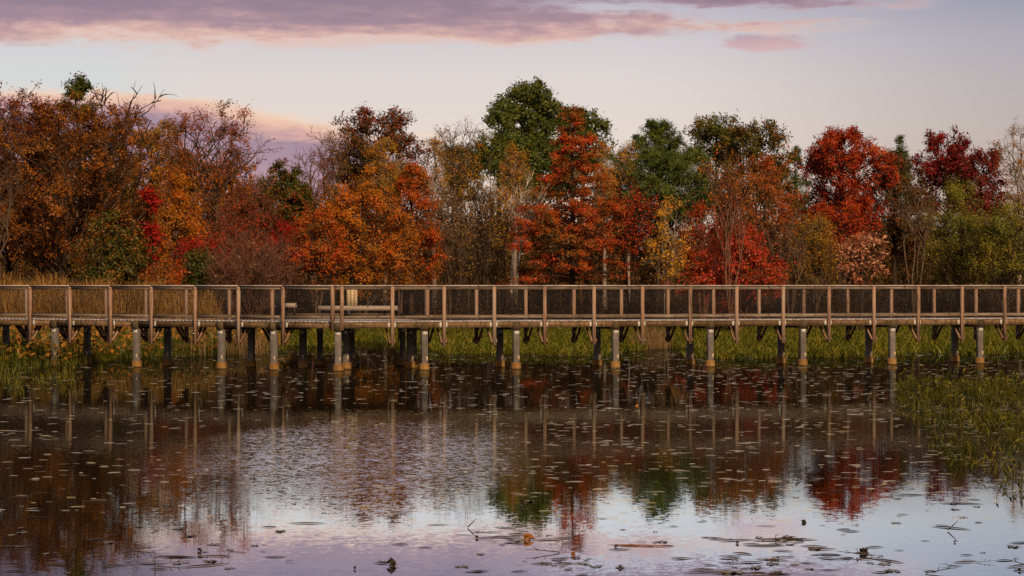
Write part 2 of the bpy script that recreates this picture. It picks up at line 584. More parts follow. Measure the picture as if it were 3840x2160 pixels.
def build_water():
    m, nt, out = new_mat('pond water')
    pos = coords(nt)
    x, y, z = sep(nt, pos)
    # wind riffle: a ragged patch in the middle of the pond; elsewhere a faint swell
    wob = noise(nt, combine(nt, x * 0.35, y * 0.09, 0.0), 1.0, 4, 0.6)
    wob2 = noise(nt, combine(nt, x * 1.1, y * 0.22, 9.0), 1.0, 3, 0.6)
    ux = (x + 2.5) / 2.9
    uy = (y - 35.0) / 9.5
    rr = ux * ux + uy * uy + (wob - 0.5) * 2.0 + (wob2 - 0.5) * 0.9
    riff = rr.smooth(1.3, 0.15)
    near = y.smooth(44.0, 30.0)
    mid = y.smooth(57.0, 49.0) * (0.15 + 0.85 * y.smooth(27.0, 36.0))
    slope = mid * 0.0028 + near * 0.0010 + 0.0006 + riff * 0.025
    na = noise(nt, combine(nt, x * 1.0, y * 1.0, 0.0), 11.0, 2, 0.5, 0.2, True)
    nb = noise(nt, combine(nt, x * 1.1, y * 1.0, 4.0), 30.0, 2, 0.5, 0.0, True)
    nc = noise(nt, combine(nt, x * 0.3, y * 0.6, 8.0), 2.6, 1, 0.5, 0.0, True)

    def vec(op, a, b=None, sc=None):
        n = nt.nodes.new('ShaderNodeVectorMath')
        n.operation = op
        put(nt, n.inputs[0], a)
        if b is not None: put(nt, n.inputs[1], b)
        if sc is not None: put(nt, n.inputs['Scale'], sc)
        return S(nt, n.outputs[0])
    h = (0.5, 0.5, 0.5)
    sv = vec('ADD', vec('SCALE', vec('SUBTRACT', na, h), sc=slope * 6.0), vec('SCALE', vec('SUBTRACT', nb, h), sc=slope * 5.0))
    sv = vec('ADD', sv, vec('SCALE', vec('SUBTRACT', nc, h), sc=slope * 0.6))
    sv = vec('MULTIPLY', sv, (0.35, 1.0, 0.0))
    nrm = vec('NORMALIZE', vec('ADD', sv, (0.0, 0.0, 1.0)))
    gl = nt.nodes.new('ShaderNodeBsdfGlossy')
    gl.inputs['Roughness'].default_value = 0.015
    gl.inputs['Color'].default_value = (0.88, 0.985, 1.0, 1)
    nt.links.new(nrm.s, gl.inputs['Normal'])
    df = nt.nodes.new('ShaderNodeBsdfDiffuse')
    df.inputs['Color'].default_value = (0.012, 0.0075, 0.004, 1)
    fr = nt.nodes.new('ShaderNodeFresnel')
    fr.inputs['IOR'].default_value = 1.33
    mr = nt.nodes.new('ShaderNodeMapRange')
    nt.links.new(fr.outputs[0], mr.inputs['Value'])
    mr.inputs['From Min'].default_value = 0.02
    mr.inputs['From Max'].default_value = 0.40
    mr.inputs['To Min'].default_value = 0.03
    mr.inputs['To Max'].default_value = 0.98
    mx = nt.nodes.new('ShaderNodeMixShader')
    # reflectance painted lower by position to darken mirrored trees and boardwalk; riffle stays full
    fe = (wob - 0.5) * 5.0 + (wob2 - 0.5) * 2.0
    refl_dim = (y + fe).smooth(24.0, 31.0).max((x + (wob - 0.5) * 2.0 + (y - 20.0) * 0.10).smooth(-2.4, -4.4)) * (1.0 - riff)
    put(nt, mx.inputs[0], S(nt, mr.outputs[0]) * (1.0 - refl_dim * 0.62))
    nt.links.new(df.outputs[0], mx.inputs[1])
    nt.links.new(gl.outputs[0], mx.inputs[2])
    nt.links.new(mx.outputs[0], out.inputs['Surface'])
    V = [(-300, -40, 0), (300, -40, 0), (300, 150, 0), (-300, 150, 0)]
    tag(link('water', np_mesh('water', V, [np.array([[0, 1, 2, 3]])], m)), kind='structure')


build_water()

# ------------------------------------------------------------------ boardwalk
BEND = np.array([X_at(849, 66.1), 66.1])
END_R = np.array([1920 / F * 73.0, 73.0])
END_L = np.array([-1920 / F * 71.7, 71.7])
uR = (END_R - BEND) / np.linalg.norm(END_R - BEND)
uL = (END_L - BEND) / np.linalg.norm(END_L - BEND)
nR = np.array([-uR[1], uR[0]])
nL = np.array([uL[1], -uL[0]])
WID = 1.88
Z_DECK, Z_TOP = 1.40, 2.47
root = link('boardwalk', None, Matrix.Translation((BEND[0], BEND[1], 0)))
root.empty_display_size = 0.5
tag(root, 'weathered timber boardwalk with wire mesh railings standing on grey piles over the pond', 'boardwalk')


def s_at(xd, u):
    xs = (xd * KD - 1920.0) / F
    return (xs * BEND[1] - BEND[0]) / (u[0] - xs * u[1])


post_R = [s_at(v, uR) for v in (860, 987, 1117, 1243, 1370, 1494, 1616, 1736, 1853, 1970, 2085, 2198, 2310, 2420, 2527)]
post_R += [post_R[-1] + 1.585 * k for k in range(1, 6)]
post_L = [s_at(v, uL) for v in (837, 712, 600, 491, 381, 278, 176, 76)]
post_L += [post_L[-1] + 1.65 * k for k in range(1, 7)]
bent_R = [s_at(v, uR) for v in (1070, 1301, 1551, 1790, 2023, 2248, 2469)]
bent_R += [bent_R[-1] + 3.2, bent_R[-1] + 6.4]
bent_L = [s_at(v, uL) for v in (684, 552, 338, 133)]
bent_L += [bent_L[-1] + 3.3, bent_L[-1] + 6.6, bent_L[-1] + 9.9]


def P(u, n, s, o):
    return BEND + u * s + n * o


def p3(xy, z):
    return (float(xy[0]), float(xy[1]), z)


def wire_panel(a, b, z0, z1, parent):
    m, L = frame(p3(a, (z0 + z1) / 2), p3(b, (z0 + z1) / 2))
    h = z1 - z0
    g = Geo()
    nv, nh = max(int(round(L / 0.045)), 2), int(round(h / 0.045))
    xs = np.linspace(-L / 2, L / 2, nv + 1)
    zs = np.linspace(-h / 2, h / 2, nh + 1)
    w = 0.0044
    g.boxes([(x, 0, 0) for x in xs], [(w, w, h)] * len(xs))
    g.boxes([(0, w * 1.05, zz) for zz in zs], [(L, w, w)] * len(zs))
    return link('mesh_panel', g.mesh('mesh_panel', M_WIRE), m, parent)


def railing(pts, side, joints=True, long_posts=None, ang=0.0):
    """pts: plan points of the posts along one straight run; side: the plan direction towards the walkway."""
    n = len(pts)
    d = unit(np.array(pts[-1]) - np.array(pts[0]))
    a = math.atan2(d[1], d[0])
    for k, p in enumerate(pts):
        z0 = 0.65 if (long_posts is None or long_posts[k]) else 1.13
        upright('railing_post', root, p[0], p[1], z0, Z_TOP - 0.041, 0.095, 0.095, a, M_POST)
    for k in range(n - 1):
        p, q = np.array(pts[k]), np.array(pts[k + 1])
        i0, i1 = p + d * 0.049, q - d * 0.049
        off = side * 0.012
        board('top_rail', root, p3(i0 + off, 2.383), p3(i1 + off, 2.383), 0.04, 0.092, M_RAIL)
        board('bottom_rail', root, p3(i0 + off, 1.512), p3(i1 + off, 1.512), 0.04, 0.088, M_RAIL)
        c0 = p - d * (0.07 if k == 0 else -0.002)
        c1 = q + d * (0.07 if k == n - 2 else -0.002)
        board('cap_rail', root, p3(c0 + off, Z_TOP - 0.0195), p3(c1 + off, Z_TOP - 0.0195), 0.14, 0.038, M_CAP)
        wire_panel(i0 + d * 0.006 + side * 0.04, i1 - d * 0.006 + side * 0.04, 1.47, 2.42, root)


def bracket(parent, x, y, z, w, h, a):
    g = Geo()
    g.box((0, 0, 0), (w, 0.008, h))
    for sx in (-0.28, 0.28):
        g.box((sx * w, -0.009, -h * 0.3), (0.022, 0.014, 0.022))
    return link('bracket', g.mesh('bracket', M_STEEL), Matrix.Translation((x, y, z)) @ Matrix.Rotation(a, 4, 'Z'), parent)


def pile(x, y, a, cap=True, lit=True):
    g = Geo()
    h = 1.112 - 0.2
    w = 0.18
    e = 0.012                                              # chamfered square shaft
    prof = np.array([(-w / 2 + e, -w / 2), (w / 2 - e, -w / 2), (w / 2, -w / 2 + e), (w / 2, w / 2 - e), (w / 2 - e, w / 2), (-w / 2 + e, w / 2), (-w / 2, w / 2 - e), (-w / 2, -w / 2 + e)])
    V = np.concatenate([np.c_[prof, np.full(8, -0.14)], np.c_[prof, np.full(8, h)]])
    i = np.arange(8)
    g.add(V, np.stack([i, (i + 1) % 8, (i + 1) % 8 + 8, i + 8], -1), np.array([[8, 9, 10, 11, 12, 13, 14, 15]]))
    po = link('pile', g.mesh('pile', M_PILE), Matrix.Translation((x, y, 0.2)) @ Matrix.Rotation(a, 4, 'Z'), root)
    g = Geo()
    th = np.arange(28) * 2 * math.pi / 28
    rings = [(0.155, -0.9), (0.155, 0.185), (0.148, 0.198), (0.0, 0.2)]
    V = np.concatenate([np.c_[r * np.cos(th), r * np.sin(th), np.full(28, zz)] for r, zz in rings])
    i = np.arange(28)
    fs = [np.stack([i + 28 * k, (i + 1) % 28 + 28 * k, (i + 1) % 28 + 28 * (k + 1), i + 28 * (k + 1)], -1) for k in range(3)]
    g.add(V, *fs)
    link('concrete_footing', g.mesh('concrete_footing', M_FOOT, False), Matrix.Translation((x, y, 0.0)), po)
    dx, dy = math.sin(a), -math.cos(a)
    bracket(po, x + dx * 0.091, y + dy * 0.091, 1.04, 0.15, 0.14, a)
    g = Geo()
    g.box((0, 0, 0), (0.042, 0.008, 0.13))
    sx = 0.062
    link('strap', g.mesh('strap', M_BOARD), Matrix.Translation((x + dx * 0.091 + math.cos(a) * sx, y + dy * 0.091 + math.sin(a) * sx, 0.27)) @ Matrix.Rotation(a, 4, 'Z'), po)
    return po


def brace(u, n, s, near):
    """Two planks clasping a railing post's foot and running up under the deck."""
    o0, o1 = (0.0, 0.56) if near else (WID, WID - 0.56)
    a, b = P(u, n, s, o0), P(u, n, s, o1)
    m, L = frame(p3(a, 0.74), p3(b, 1.27))
    g = Geo()
    for sy in (-0.072, 0.072):
        g.box((0, sy, 0), (L, 0.036, 0.09))
    link('brace', g.mesh('brace', M_BRACE), m, root)


PLAT_L, PLAT_R = 1062.0 / KD, 1000.0                       # platform behind the bend, display-pixel bounds
for u, n, posts, bents, sgn in ((uR, nR, post_R, bent_R, 1), (uL, nL, post_L, bent_L, -1)):
    ang = math.atan2(u[1], u[0]) if sgn > 0 else math.atan2(-u[1], -u[0])
    near_pts = [P(u, n, s, 0.0) for s in posts]
    far_all = [P(u, n, s, WID) for s in posts]
    railing(near_pts, n, long_posts=[k > 0 for k in range(len(posts))])
    first = 2 if sgn > 0 else 2
    far_pts = far_all[first:]
    railing(far_pts, -n, long_posts=[True] * len(far_pts))
    for k, s in enumerate(posts):
        if k == 0: continue
        brace(u, n, s, True)
        if k >= first: brace(u, n, s, False)
    s0, s1 = 0.0, posts[-1] + 0.3
    # rim beams and joists
    for o, nm in ((0.085, 'rim_beam'), (WID - 0.085, 'rim_beam'), (0.65, 'joist'), (1.23, 'joist')):
        st = [0.115 if o < 0.2 else 0.0] + sorted(bents) + [s1]
        for a_, b_ in zip(st[:-1], st[1:]):
            a2 = a_ + (0.093 if a_ in bents else 0.0)
            b2 = b_ - (0.093 if b_ in bents else 0.0)
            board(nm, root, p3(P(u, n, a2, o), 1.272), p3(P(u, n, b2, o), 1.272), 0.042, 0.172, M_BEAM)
    # hangers where posts meet the rim beam
    for k, s in enumerate(posts):
        if k == 0: continue
        for e in (-0.088, 0.088):
            q = P(u, n, s + e, 0.058)
            bracket(root, q[0], q[1], 1.275, 0.07, 0.15, ang)
    for s in bents:
        a_, b_ = P(u, n, s, -0.03), P(u, n, s, WID + 0.03)
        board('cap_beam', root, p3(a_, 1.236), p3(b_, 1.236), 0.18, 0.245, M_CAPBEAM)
        for o in (0.12, 0.12 + 1.64):
            q = P(u, n, s, o)
            pile(q[0], q[1], ang)
        q = P(u, n, s - 0.02 * sgn, 0.055)
    # deck planks across the walkway
    g = Geo()
    m = Matrix.Translation(p3(BEND, 0)) @ Matrix.Rotation(math.atan2(u[1], u[0]), 4, 'Z')
    step = 0.146
    cnt = int(s1 / step)
    rj = np.random.default_rng(3)
    o_sign = 1 if sgn > 0 else -1
    jit = rj.uniform(-0.012, 0.012, cnt)
    g.boxes([(0.07 + (i + 0.5) * step, o_sign * (WID / 2 + jit[i]), Z_DECK - 0.019 + rj.uniform(-0.002, 0.002)) for i in range(cnt)],
            [(step - 0.006, WID - 0.10, 0.038)] * cnt)
    link('deck', g.mesh('deck', M_DECK), m, root)

# bend: one cap beam on the line that halves the angle, its pile, the wedge of deck
bis = unit(nR + nL)
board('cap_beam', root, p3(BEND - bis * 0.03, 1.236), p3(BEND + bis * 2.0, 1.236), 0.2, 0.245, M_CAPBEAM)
angb = math.atan2(bis[1], bis[0]) - math.pi / 2
for D_, xd in ((0.0, None), (1.55, None)):
    q = BEND + bis * (0.14 + D_)
    pile(q[0], q[1], angb)
board('top_rail', root, p3(post_R and P(uL, nL, post_L[0] - 0.05, 0.012), 2.383), p3(P(uR, nR, post_R[0] - 0.05, 0.012), 2.383), 0.04, 0.092, M_RAIL)
board('bottom_rail', root, p3(P(uL, nL, post_L[0] - 0.05, 0.012), 1.512), p3(P(uR, nR, post_R[0] - 0.05, 0.012), 1.512), 0.04, 0.088, M_RAIL)
board('cap_rail', root, p3(P(uL, nL, post_L[0] - 0.072, 0.012), Z_TOP - 0.0195), p3(P(uR, nR, post_R[0] - 0.072, 0.012), Z_TOP - 0.0195), 0.14, 0.038, M_CAP)

# viewing platform behind the bend
YB = 72.0
xl, xr = X_at(PLAT_L, YB), X_at(PLAT_R + 4, YB)
lf, rf = P(uL, nL, post_L[2], WID), P(uR, nR, post_R[2], WID)
corner_l, corner_r = np.array([xl, YB]), np.array([xr, YB + 0.25])
g = Geo()
rj = np.random.default_rng(8)
i0 = BEND + bis * 0.06
ring = [i0 + bis * 1.78, rf + nR * -0.06, corner_r + np.array([0.06, 0.06]), corner_l + np.array([-0.06, 0.06]), lf + nL * -0.06]
ys = np.arange(66.2, YB + 0.4, 0.146)


def clip_x(y, poly):
    xs = []
    for a_, b_ in zip(poly, poly[1:] + poly[:1]):
        if (a_[1] - y) * (b_[1] - y) < 0:
            t = (y - a_[1]) / (b_[1] - a_[1])
            xs.append(a_[0] + t * (b_[0] - a_[0]))
    return (min(xs), max(xs)) if len(xs) >= 2 else None


wedge = [BEND + bis * 0.05, P(uR, nR, 0.07, 0.05), P(uR, nR, 0.07, WID - 0.05), rf, corner_r + np.array([0.06, 0.06]), corner_l + np.array([-0.06, 0.06]), lf, P(uL, nL, 0.07, WID - 0.05), P(uL, nL, 0.07, 0.05)]
for yy in ys:
    c_ = clip_x(yy, wedge)
    if c_ and c_[1] - c_[0] > 0.05:
        g.box(((c_[0] + c_[1]) / 2 - BEND[0], yy - BEND[1], Z_DECK - 0.024 + rj.uniform(-0.002, 0.002)), (c_[1] - c_[0], 0.14, 0.036))
link('platform_deck', g.mesh('platform_deck', M_DECK), Matrix.Translation(p3(BEND, 0)), root)


def run(a_, b_, nb, toward):
    pts = [a_ + (b_ - a_) * t for t in np.linspace(0, 1, nb + 1)]
    return pts


back = run(corner_l, corner_r, 2, None)
railing(back, np.array([0.0, -1.0]), long_posts=[True] * 3)
ly = lf + (corner_l - lf) * 0.03
railing([ly, corner_l - unit(corner_l - lf) * 0.12], np.array([1.0, 0.0]), long_posts=[False, False])
railing([rf + (corner_r - rf) * 0.03, corner_r - unit(corner_r - rf) * 0.12], np.array([-1.0, 0.0]), long_posts=[False, False])
board('rim_beam', root, p3(corner_l + np.array([0, -0.08]), 1.265), p3(corner_r + np.array([0, -0.08]), 1.265), 0.042, 0.172, M_BEAM)
for xd, D_ in ((805, 70.6), (1013, 70.9), (1041, 69.2), (885, 69.7)):
    pile(X_at(xd, D_), D_, 0.0)
for xd0, xd1, D_ in ((790, 900, 70.6), (1000, 1030, 70.4)):
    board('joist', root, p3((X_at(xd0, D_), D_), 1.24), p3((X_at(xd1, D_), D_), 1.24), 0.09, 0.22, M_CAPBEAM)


# benches and the board on the platform
def bench(x0, x1, y, zseat, depth, label):
    b = link('bench', None, Matrix.Translation(((x0 + x1) / 2, y, Z_DECK)))
    tag(b, label, 'bench', 'benches on the boardwalk platform')
    L = x1 - x0
    for k in (-1, 0, 1):
        board('seat_plank', b, (x0, y + k * depth / 3, zseat - 0.02), (x1, y + k * depth / 3, zseat - 0.02), depth / 3 - 0.008, 0.04, M_BENCH)
    for sy in (-1, 1):
        yy = y + sy * (depth / 2 + 0.014)
        board('apron', b, (x0, yy, zseat - 0.07), (x1, yy, zseat - 0.07), 0.03, 0.135, M_BENCH)
    for xx in (x0 + L * 0.165, x1 - L * 0.165):
        g = Geo()
        h = zseat - 0.042 - Z_DECK
        g.box((0, 0, h / 2), (0.075, 0.075, h))
        g.box((0, 0, 0.006), (0.17, 0.17, 0.012))
        g.box((0, 0, h - 0.03), (0.06, depth * 0.85, 0.04))
        link('leg', g.mesh('leg', M_IRON), Matrix.Translation((xx, y, Z_DECK)), b)
    return b


bench(X_at(802, 70.6), X_at(1000, 70.6), 70.6, 1.815, 0.42, 'long pale timber bench on black legs in front of the upright board')
bench(X_at(716, 71.0), X_at(745, 71.0), 71.0, 1.90, 0.45, 'short pale timber bench seen behind the mesh at the far end of the platform')
bb = link('notice_board', None, Matrix.Translation((X_at(886, 71.3), 71.3, Z_DECK)))
tag(bb, 'pale upright wooden board with a lighter batten standing behind the long bench', 'board')
xb0, xb1 = X_at(872.5, 71.3), X_at(899, 71.3)
g = Geo()
for k in range(3):
    w_ = (xb1 - xb0) / 3
    g.box(((k - 1) * w_, 0, 0.70), (w_ - 0.004, 0.03, 0.66))
link('panel', g.mesh('panel', M_BOARD), Matrix.Translation(((xb0 + xb1) / 2, 71.3, Z_DECK - 0.02)), bb)
g = Geo()
g.box((0, 0, 0.68), (0.05, 0.02, 0.52))
for zz in (0.45, 0.91):
    g.box((0, -0.012, zz), (0.02, 0.012, 0.02))
M_BATTEN = wood('light batten', 'Z', (0.56, 0.40, 0.22), (0.70, 0.52, 0.31), (0.76, 0.60, 0.40))
link('batten', g.mesh('batten', M_BATTEN), Matrix.Translation(((xb0 + xb1) / 2 + 0.0, 71.27, Z_DECK)), bb)
g = Geo()
g.box((0, 0, 0.5), (0.09, 0.06, 1.0))
link('post', g.mesh('post', M_PILE), Matrix.Translation((xb0 + 0.05, 71.352, Z_DECK)), bb)

# the whole structure stands a little higher over the water than the heights above were reckoned; the footings stay put
for o in list(COL.objects):
    if o.parent is root or o.name.startswith(('bench', 'notice_board')) and o.parent is None:
        o.matrix_basis = Matrix.Translation((0, 0, 0.07)) @ o.matrix_basis
    elif o.name.startswith('concrete_footing'):
        o.location.z -= 0.07

# ------------------------------------------------------------------ trees
PROF = {
    'tiers': [(0, 1), (.2, .95), (.4, .8), (.55, .66), (.75, .45), (.9, .28), (1, .1)],
    'round': [(0, .25), (.12, .62), (.3, .92), (.5, 1), (.7, .9), (.87, .58), (1, .12)],
    'dome': [(0, .85), (.2, 1), (.45, .95), (.7, .75), (.88, .45), (1, .08)],
    'cone': [(0, .8), (.1, 1), (.3, .84), (.5, .62), (.7, .4), (.86, .22), (1, .03)],
    'oak': [(0, .5), (.15, .9), (.35, 1), (.6, 1), (.8, .9), (.93, .68), (1, .38)],
    'vase': [(0, .15), (.3, .45), (.6, .8), (.8, 1), (.93, .8), (1, .3)],
    'birch': [(0, .4), (.2, .9), (.45, 1), (.7, .7), (.87, .4), (1, .06)],
    'column': [(0, .7), (.2, 1), (.6, .95), (.85, .7), (1, .2)],
    'pinoak': [(0, 1), (.1, 1), (.25, .86), (.42, .80), (.5, .62), (.62, .42), (.72, .34), (.85, .29), (.94, .2), (1, .05)],
    'pine': [(0, .62), (.12, .95), (.3, 1), (.5, .86), (.68, .62), (.83, .34), (.93, .15), (1, .03)],
}


def bez(a, c, b, k):
    t = np.linspace(0, 1, k)[None, :, None]
    return a[:, None] * (1 - t) ** 2 + 2 * c[:, None] * t * (1 - t) + b[:, None] * t ** 2


def grow(seed, H, cb, half_l, half_r, prof, n1=26, n2=6, n3=4, rise=0.6, stems=1, fan=0.0, sag=0.12, ttop=0.93, lean=0.0,
         rtrunk=0.14, twig=1.0, inner=0.55, depth=None, wob=0.02, flat=1.0):
    """A tree grown limb by limb; returns trunk geometry and the twigs that can carry leaves, about a base at the origin."""
    r = np.random.default_rng(seed)
    pt, pr = zip(*PROF[prof])
    depth = depth or 0.5 * (half_l + half_r)
    k = 8
    tt = np.linspace(0, 1, k)
    if stems == 1:
        ends = np.array([[lean, 0, H * ttop]])
    else:
        a = np.arange(stems) * 2 * math.pi / stems + r.uniform(0, 6)
        q = fan * r.uniform(0.5, 1.0, stems)
        ends = np.stack([np.cos(a) * q * 0.5 * (half_l + half_r) + lean, np.sin(a) * q * depth, H * ttop * r.uniform(0.75, 1.0, stems)], -1)
    base = r.normal(0, 0.05 * (stems > 1), (stems, 3)) * [1, 1, 0]
    base[:, 2] = -0.25
    ctl = base * 0.45 + ends * 0.55
    ctl[:, :2] *= 0.55
    tr = bez(base, ctl, ends, k)
    wobv = r.normal(0, wob * H, (stems, k, 3)) * [1, 1, 0.2] * (tt * (1 - 0.2 * tt))[None, :, None]
    wobv[:, 0] = 0
    tr = tr + wobv
    rt = rtrunk / math.sqrt(stems)
    rad = rt * (1.12 - tt) ** 0.9 + 0.012
    rad = np.repeat(rad[None], stems, 0)
    rad[:, 0] *= 1.35
    g = Geo()
    g.tubes(tr, rad, 7)
    # primaries, tips on the crown's envelope
    tz = r.uniform(0, 1, n1 * 4)
    keep = r.uniform(0, 1.1, n1 * 4) < np.interp(tz, pt, pr) + 0.15
    tz = np.sort(tz[keep][:n1])
    n1 = len(tz)
    az = (np.arange(n1) * 2.399 + r.uniform(-0.5, 0.5, n1) + r.uniform(0, 6))
    rr = np.interp(tz, pt, pr) * (inner + (1 - inner) * np.sqrt(r.uniform(0, 1, n1)))
    cx = np.cos(az) * rr
    cxs = np.where(cx < 0, cx * half_l, cx * half_r)
    tip = np.stack([cxs + lean * tz, np.sin(az) * rr * depth, cb + tz * (H - cb)], -1)
    run_ = np.linalg.norm(tip[:, :2], axis=1)
    za = tip[:, 2] - run_ * rise * r.uniform(0.7, 1.3, n1) - 0.03 * H
    za = np.clip(za, min(0.12 * H, cb * 0.6) if stems > 1 else max(0.1 * H, cb * 0.55), H * ttop * 0.97)
    si = r.integers(0, stems, n1)
    fz = np.clip(za / (H * ttop), 0.05, 0.97) * (k - 1)
    i0 = np.minimum(fz.astype(int), k - 2)
    ft = (fz - i0)[:, None]
    att = tr[si, i0] * (1 - ft) + tr[si, i0 + 1] * ft
    ctl = att * 0.5 + tip * 0.5
    ctl[:, 2] += np.linalg.norm(tip - att, axis=1) * sag
    kp = 6
    pl = bez(att, ctl, tip, kp)
    L1 = np.linalg.norm(tip - att, axis=1)
    pl[:, 1:] += r.normal(0, 0.03, (n1, kp - 1, 3)) * L1[:, None, None]
    s_ = np.linspace(0, 1, kp)
    r1 = (rt * 0.14 + 0.007 * L1)[:, None] * (1.05 - s_)[None] ** 0.8 + 0.006
    g.tubes(pl, r1, 5)
    # secondaries
    m = n1 * n2
    pi = np.repeat(np.arange(n1), n2)
    s = np.clip(r.uniform(0.22, 1.0, m) ** 0.8, 0, 0.999) * (kp - 1)
    i0 = s.astype(int)
    ft = (s - i0)[:, None]
    b0 = pl[pi, i0] * (1 - ft) + pl[pi, i0 + 1] * ft
    tan = unit(pl[pi, i0 + 1] - pl[pi, i0])
    d = unit((unit(r.normal(0, 1, (m, 3))) + tan * 0.9 + np.array([0, 0, 0.25 * (flat == 1.0)])) * np.array([1, 1, flat]))
    l2 = (0.22 + 0.30 * L1[pi] * r.uniform(0.5, 1.1, m) * (1.15 - 0.7 * s / (kp - 1)))
    e0 = b0 + d * l2[:, None]
    ctl = (b0 + e0) / 2 + np.array([0, 0, 1]) * (l2 * (0.12 if rise > 0 else -0.05))[:, None]
    ps = bez(b0, ctl, e0, 4)
    g.tubes(ps, np.repeat(np.array([[0.016, 0.012, 0.009, 0.005]]), m, 0) * twig * (0.6 + 0.2 * L1[pi])[:, None], 4)
    # twigs
    q = m * n3
    pj = np.repeat(np.arange(m), n3)
    s = np.clip(r.uniform(0.15, 1.0, q), 0, 0.999) * 3
    i0 = s.astype(int)
    ft = (s - i0)[:, None]
    b1 = ps[pj, i0] * (1 - ft) + ps[pj, i0 + 1] * ft
    tan = unit(ps[pj, i0 + 1] - ps[pj, i0])
    d = unit((unit(r.normal(0, 1, (q, 3))) + tan * 0.8 + np.array([0, 0, 0.2 * (flat == 1.0)])) * np.array([1, 1, flat]))
    l3 = np.clip(0.16 + l2[pj] * r.uniform(0.3, 0.75, q), 0.15, 1.1)
    e1 = b1 + d * l3[:, None]
    pw = np.stack([b1, (b1 + e1) / 2 + np.array([0, 0, 1]) * (l3 * 0.06)[:, None], e1], 1)
    g.tubes(pw, np.repeat(np.array([[0.0075, 0.006, 0.003]]), q, 0) * twig, 3)
    return g, pw


def leaf_cloud(seed, pw, n, L, W, sig=0.1, droop=0.3, fold=0.12, face=0.35, blk=24):
    r = np.random.default_rng(seed + 77)
    wgt = r.uniform(0.15, 1.0, len(pw)) ** 1.5 * np.repeat(r.uniform(0.12, 1.0, len(pw) // blk + 1) ** 1.3, blk)[:len(pw)]
    i = r.choice(len(pw), n, p=wgt / wgt.sum())
    t = r.uniform(0.05, 1.0, n)[:, None]
    p = np.where(t < 0.5, pw[i, 0] * (1 - 2 * t) + pw[i, 1] * 2 * t, pw[i, 1] * (2 - 2 * t) + pw[i, 2] * (2 * t - 1))
    p = p + r.normal(0, sig, (n, 3))
    d = unit(unit(r.normal(0, 1, (n, 3))) + 0.5 * unit(pw[i, 2] - pw[i, 0]) + np.array([0, 0, -droop]))
    bo = np.arange(len(pw)) // blk
    nb = bo[-1] + 1
    cen = np.stack([np.bincount(bo, pw[:, 2, q], nb) / np.bincount(bo, minlength=nb) for q in range(3)], -1)
    outw = unit(p - cen[bo[i]] + np.array([0, 0, 0.15]))
    nm = unit(unit(r.normal(0, 1, (n, 3))) * 0.75 + outw * 0.9 + np.array([0, -face * 0.5, 0.3]))
    d = unit(d - nm * (d * nm).sum(1, keepdims=True) * 0.7)
    g = Geo()
    g.leaves(p, d, nm, L * r.uniform(0.45, 1.5, n), W * r.uniform(0.6, 1.4, n), fold)
    return g


TREE_N = [0]


def tree(name, label, cat, xd, D, top, wl, wr, prof, leaf, n_leaf, bark_m=B_BROWN, L=0.13, W=0.07, cb_yd=None, cb=None, group=None,
         sig=0.1, droop=0.3, face=0.35, **kw):
    """xd, top, wl, wr, cb_yd: where the photo shows the tree (2576 px wide view) at distance D."""
    TREE_N[0] += 1
    seed = 1000 + TREE_N[0] * 13
    x = X_at(xd, D)
    z0 = float(ground_z(np.array(x), np.array(D)))
    z0 = max(z0, -0.3)
    H = Z_at(top, D) - z0
    mpp = D * KD / F
    if cb_yd is not None:
        cb = max(Z_at(cb_yd, D) - z0, 0.05 * H)
    elif cb is None:
        cb = 0.15 * H
    g, pw = grow(seed, H, cb, wl * mpp * 1.13, wr * mpp * 1.13, prof, **kw)
    o = link(name, None, Matrix.Translation((x, D, z0)))
    tag(o, label, cat, group)
    w = WORLD[o.name]
    link('trunk', g.mesh('trunk', bark_m, True), w, o)
    if n_leaf:
        lg = leaf_cloud(seed, pw, n_leaf, L, W, sig, droop, face=face, blk=kw.get('n2', 6) * kw.get('n3', 4))
        link('crown', lg.mesh('crown', leaf), w, o)
    return o


# leaf colours (albedo), one end of the turning to the other
RUST = leaf_mat('rust brown leaves', [(0.045, 0.016, 0.004), (0.13, 0.036, 0.005), (0.25, 0.07, 0.007), (0.36, 0.13, 0.010)])
DKRED = leaf_mat('dull red brown leaves', [(0.06, 0.015, 0.006), (0.15, 0.03, 0.01), (0.26, 0.06, 0.012)])
OLIVE = leaf_mat('olive leaves', [(0.03, 0.045, 0.007), (0.062, 0.078, 0.010), (0.11, 0.10, 0.011), (0.22, 0.10, 0.011)])
GOLD = leaf_mat('golden olive leaves', [(0.15, 0.105, 0.008), (0.30, 0.17, 0.010), (0.42, 0.19, 0.010), (0.42, 0.12, 0.009)])
ORANGE = leaf_mat('orange leaves', [(0.18, 0.085, 0.008), (0.36, 0.135, 0.008), (0.50, 0.15, 0.008), (0.52, 0.085, 0.007)])
REDOR = leaf_mat('red orange leaves', [(0.12, 0.055, 0.007), (0.32, 0.10, 0.007), (0.46, 0.085, 0.007), (0.46, 0.036, 0.006)])
PINOAK = leaf_mat('pin oak leaves', [(0.12, 0.07, 0.012), (0.26, 0.085, 0.011), (0.46, 0.075, 0.01), (0.52, 0.045, 0.01)], 0.55)
RED = leaf_mat('scarlet leaves', [(0.07, 0.032, 0.006), (0.19, 0.024, 0.005), (0.35, 0.025, 0.005), (0.39, 0.042, 0.006), (0.40, 0.09, 0.008)], 0.5, 0.7)
BRIGHT = leaf_mat('bright crimson leaves', [(0.17, 0.010, 0.005), (0.32, 0.010, 0.006), (0.42, 0.018, 0.007)])
PINKRED = leaf_mat('pink red leaves', [(0.20, 0.05, 0.007), (0.44, 0.085, 0.008), (0.46, 0.03, 0.006), (0.42, 0.03, 0.014), (0.32, 0.065, 0.04)], 0.5, 0.8)
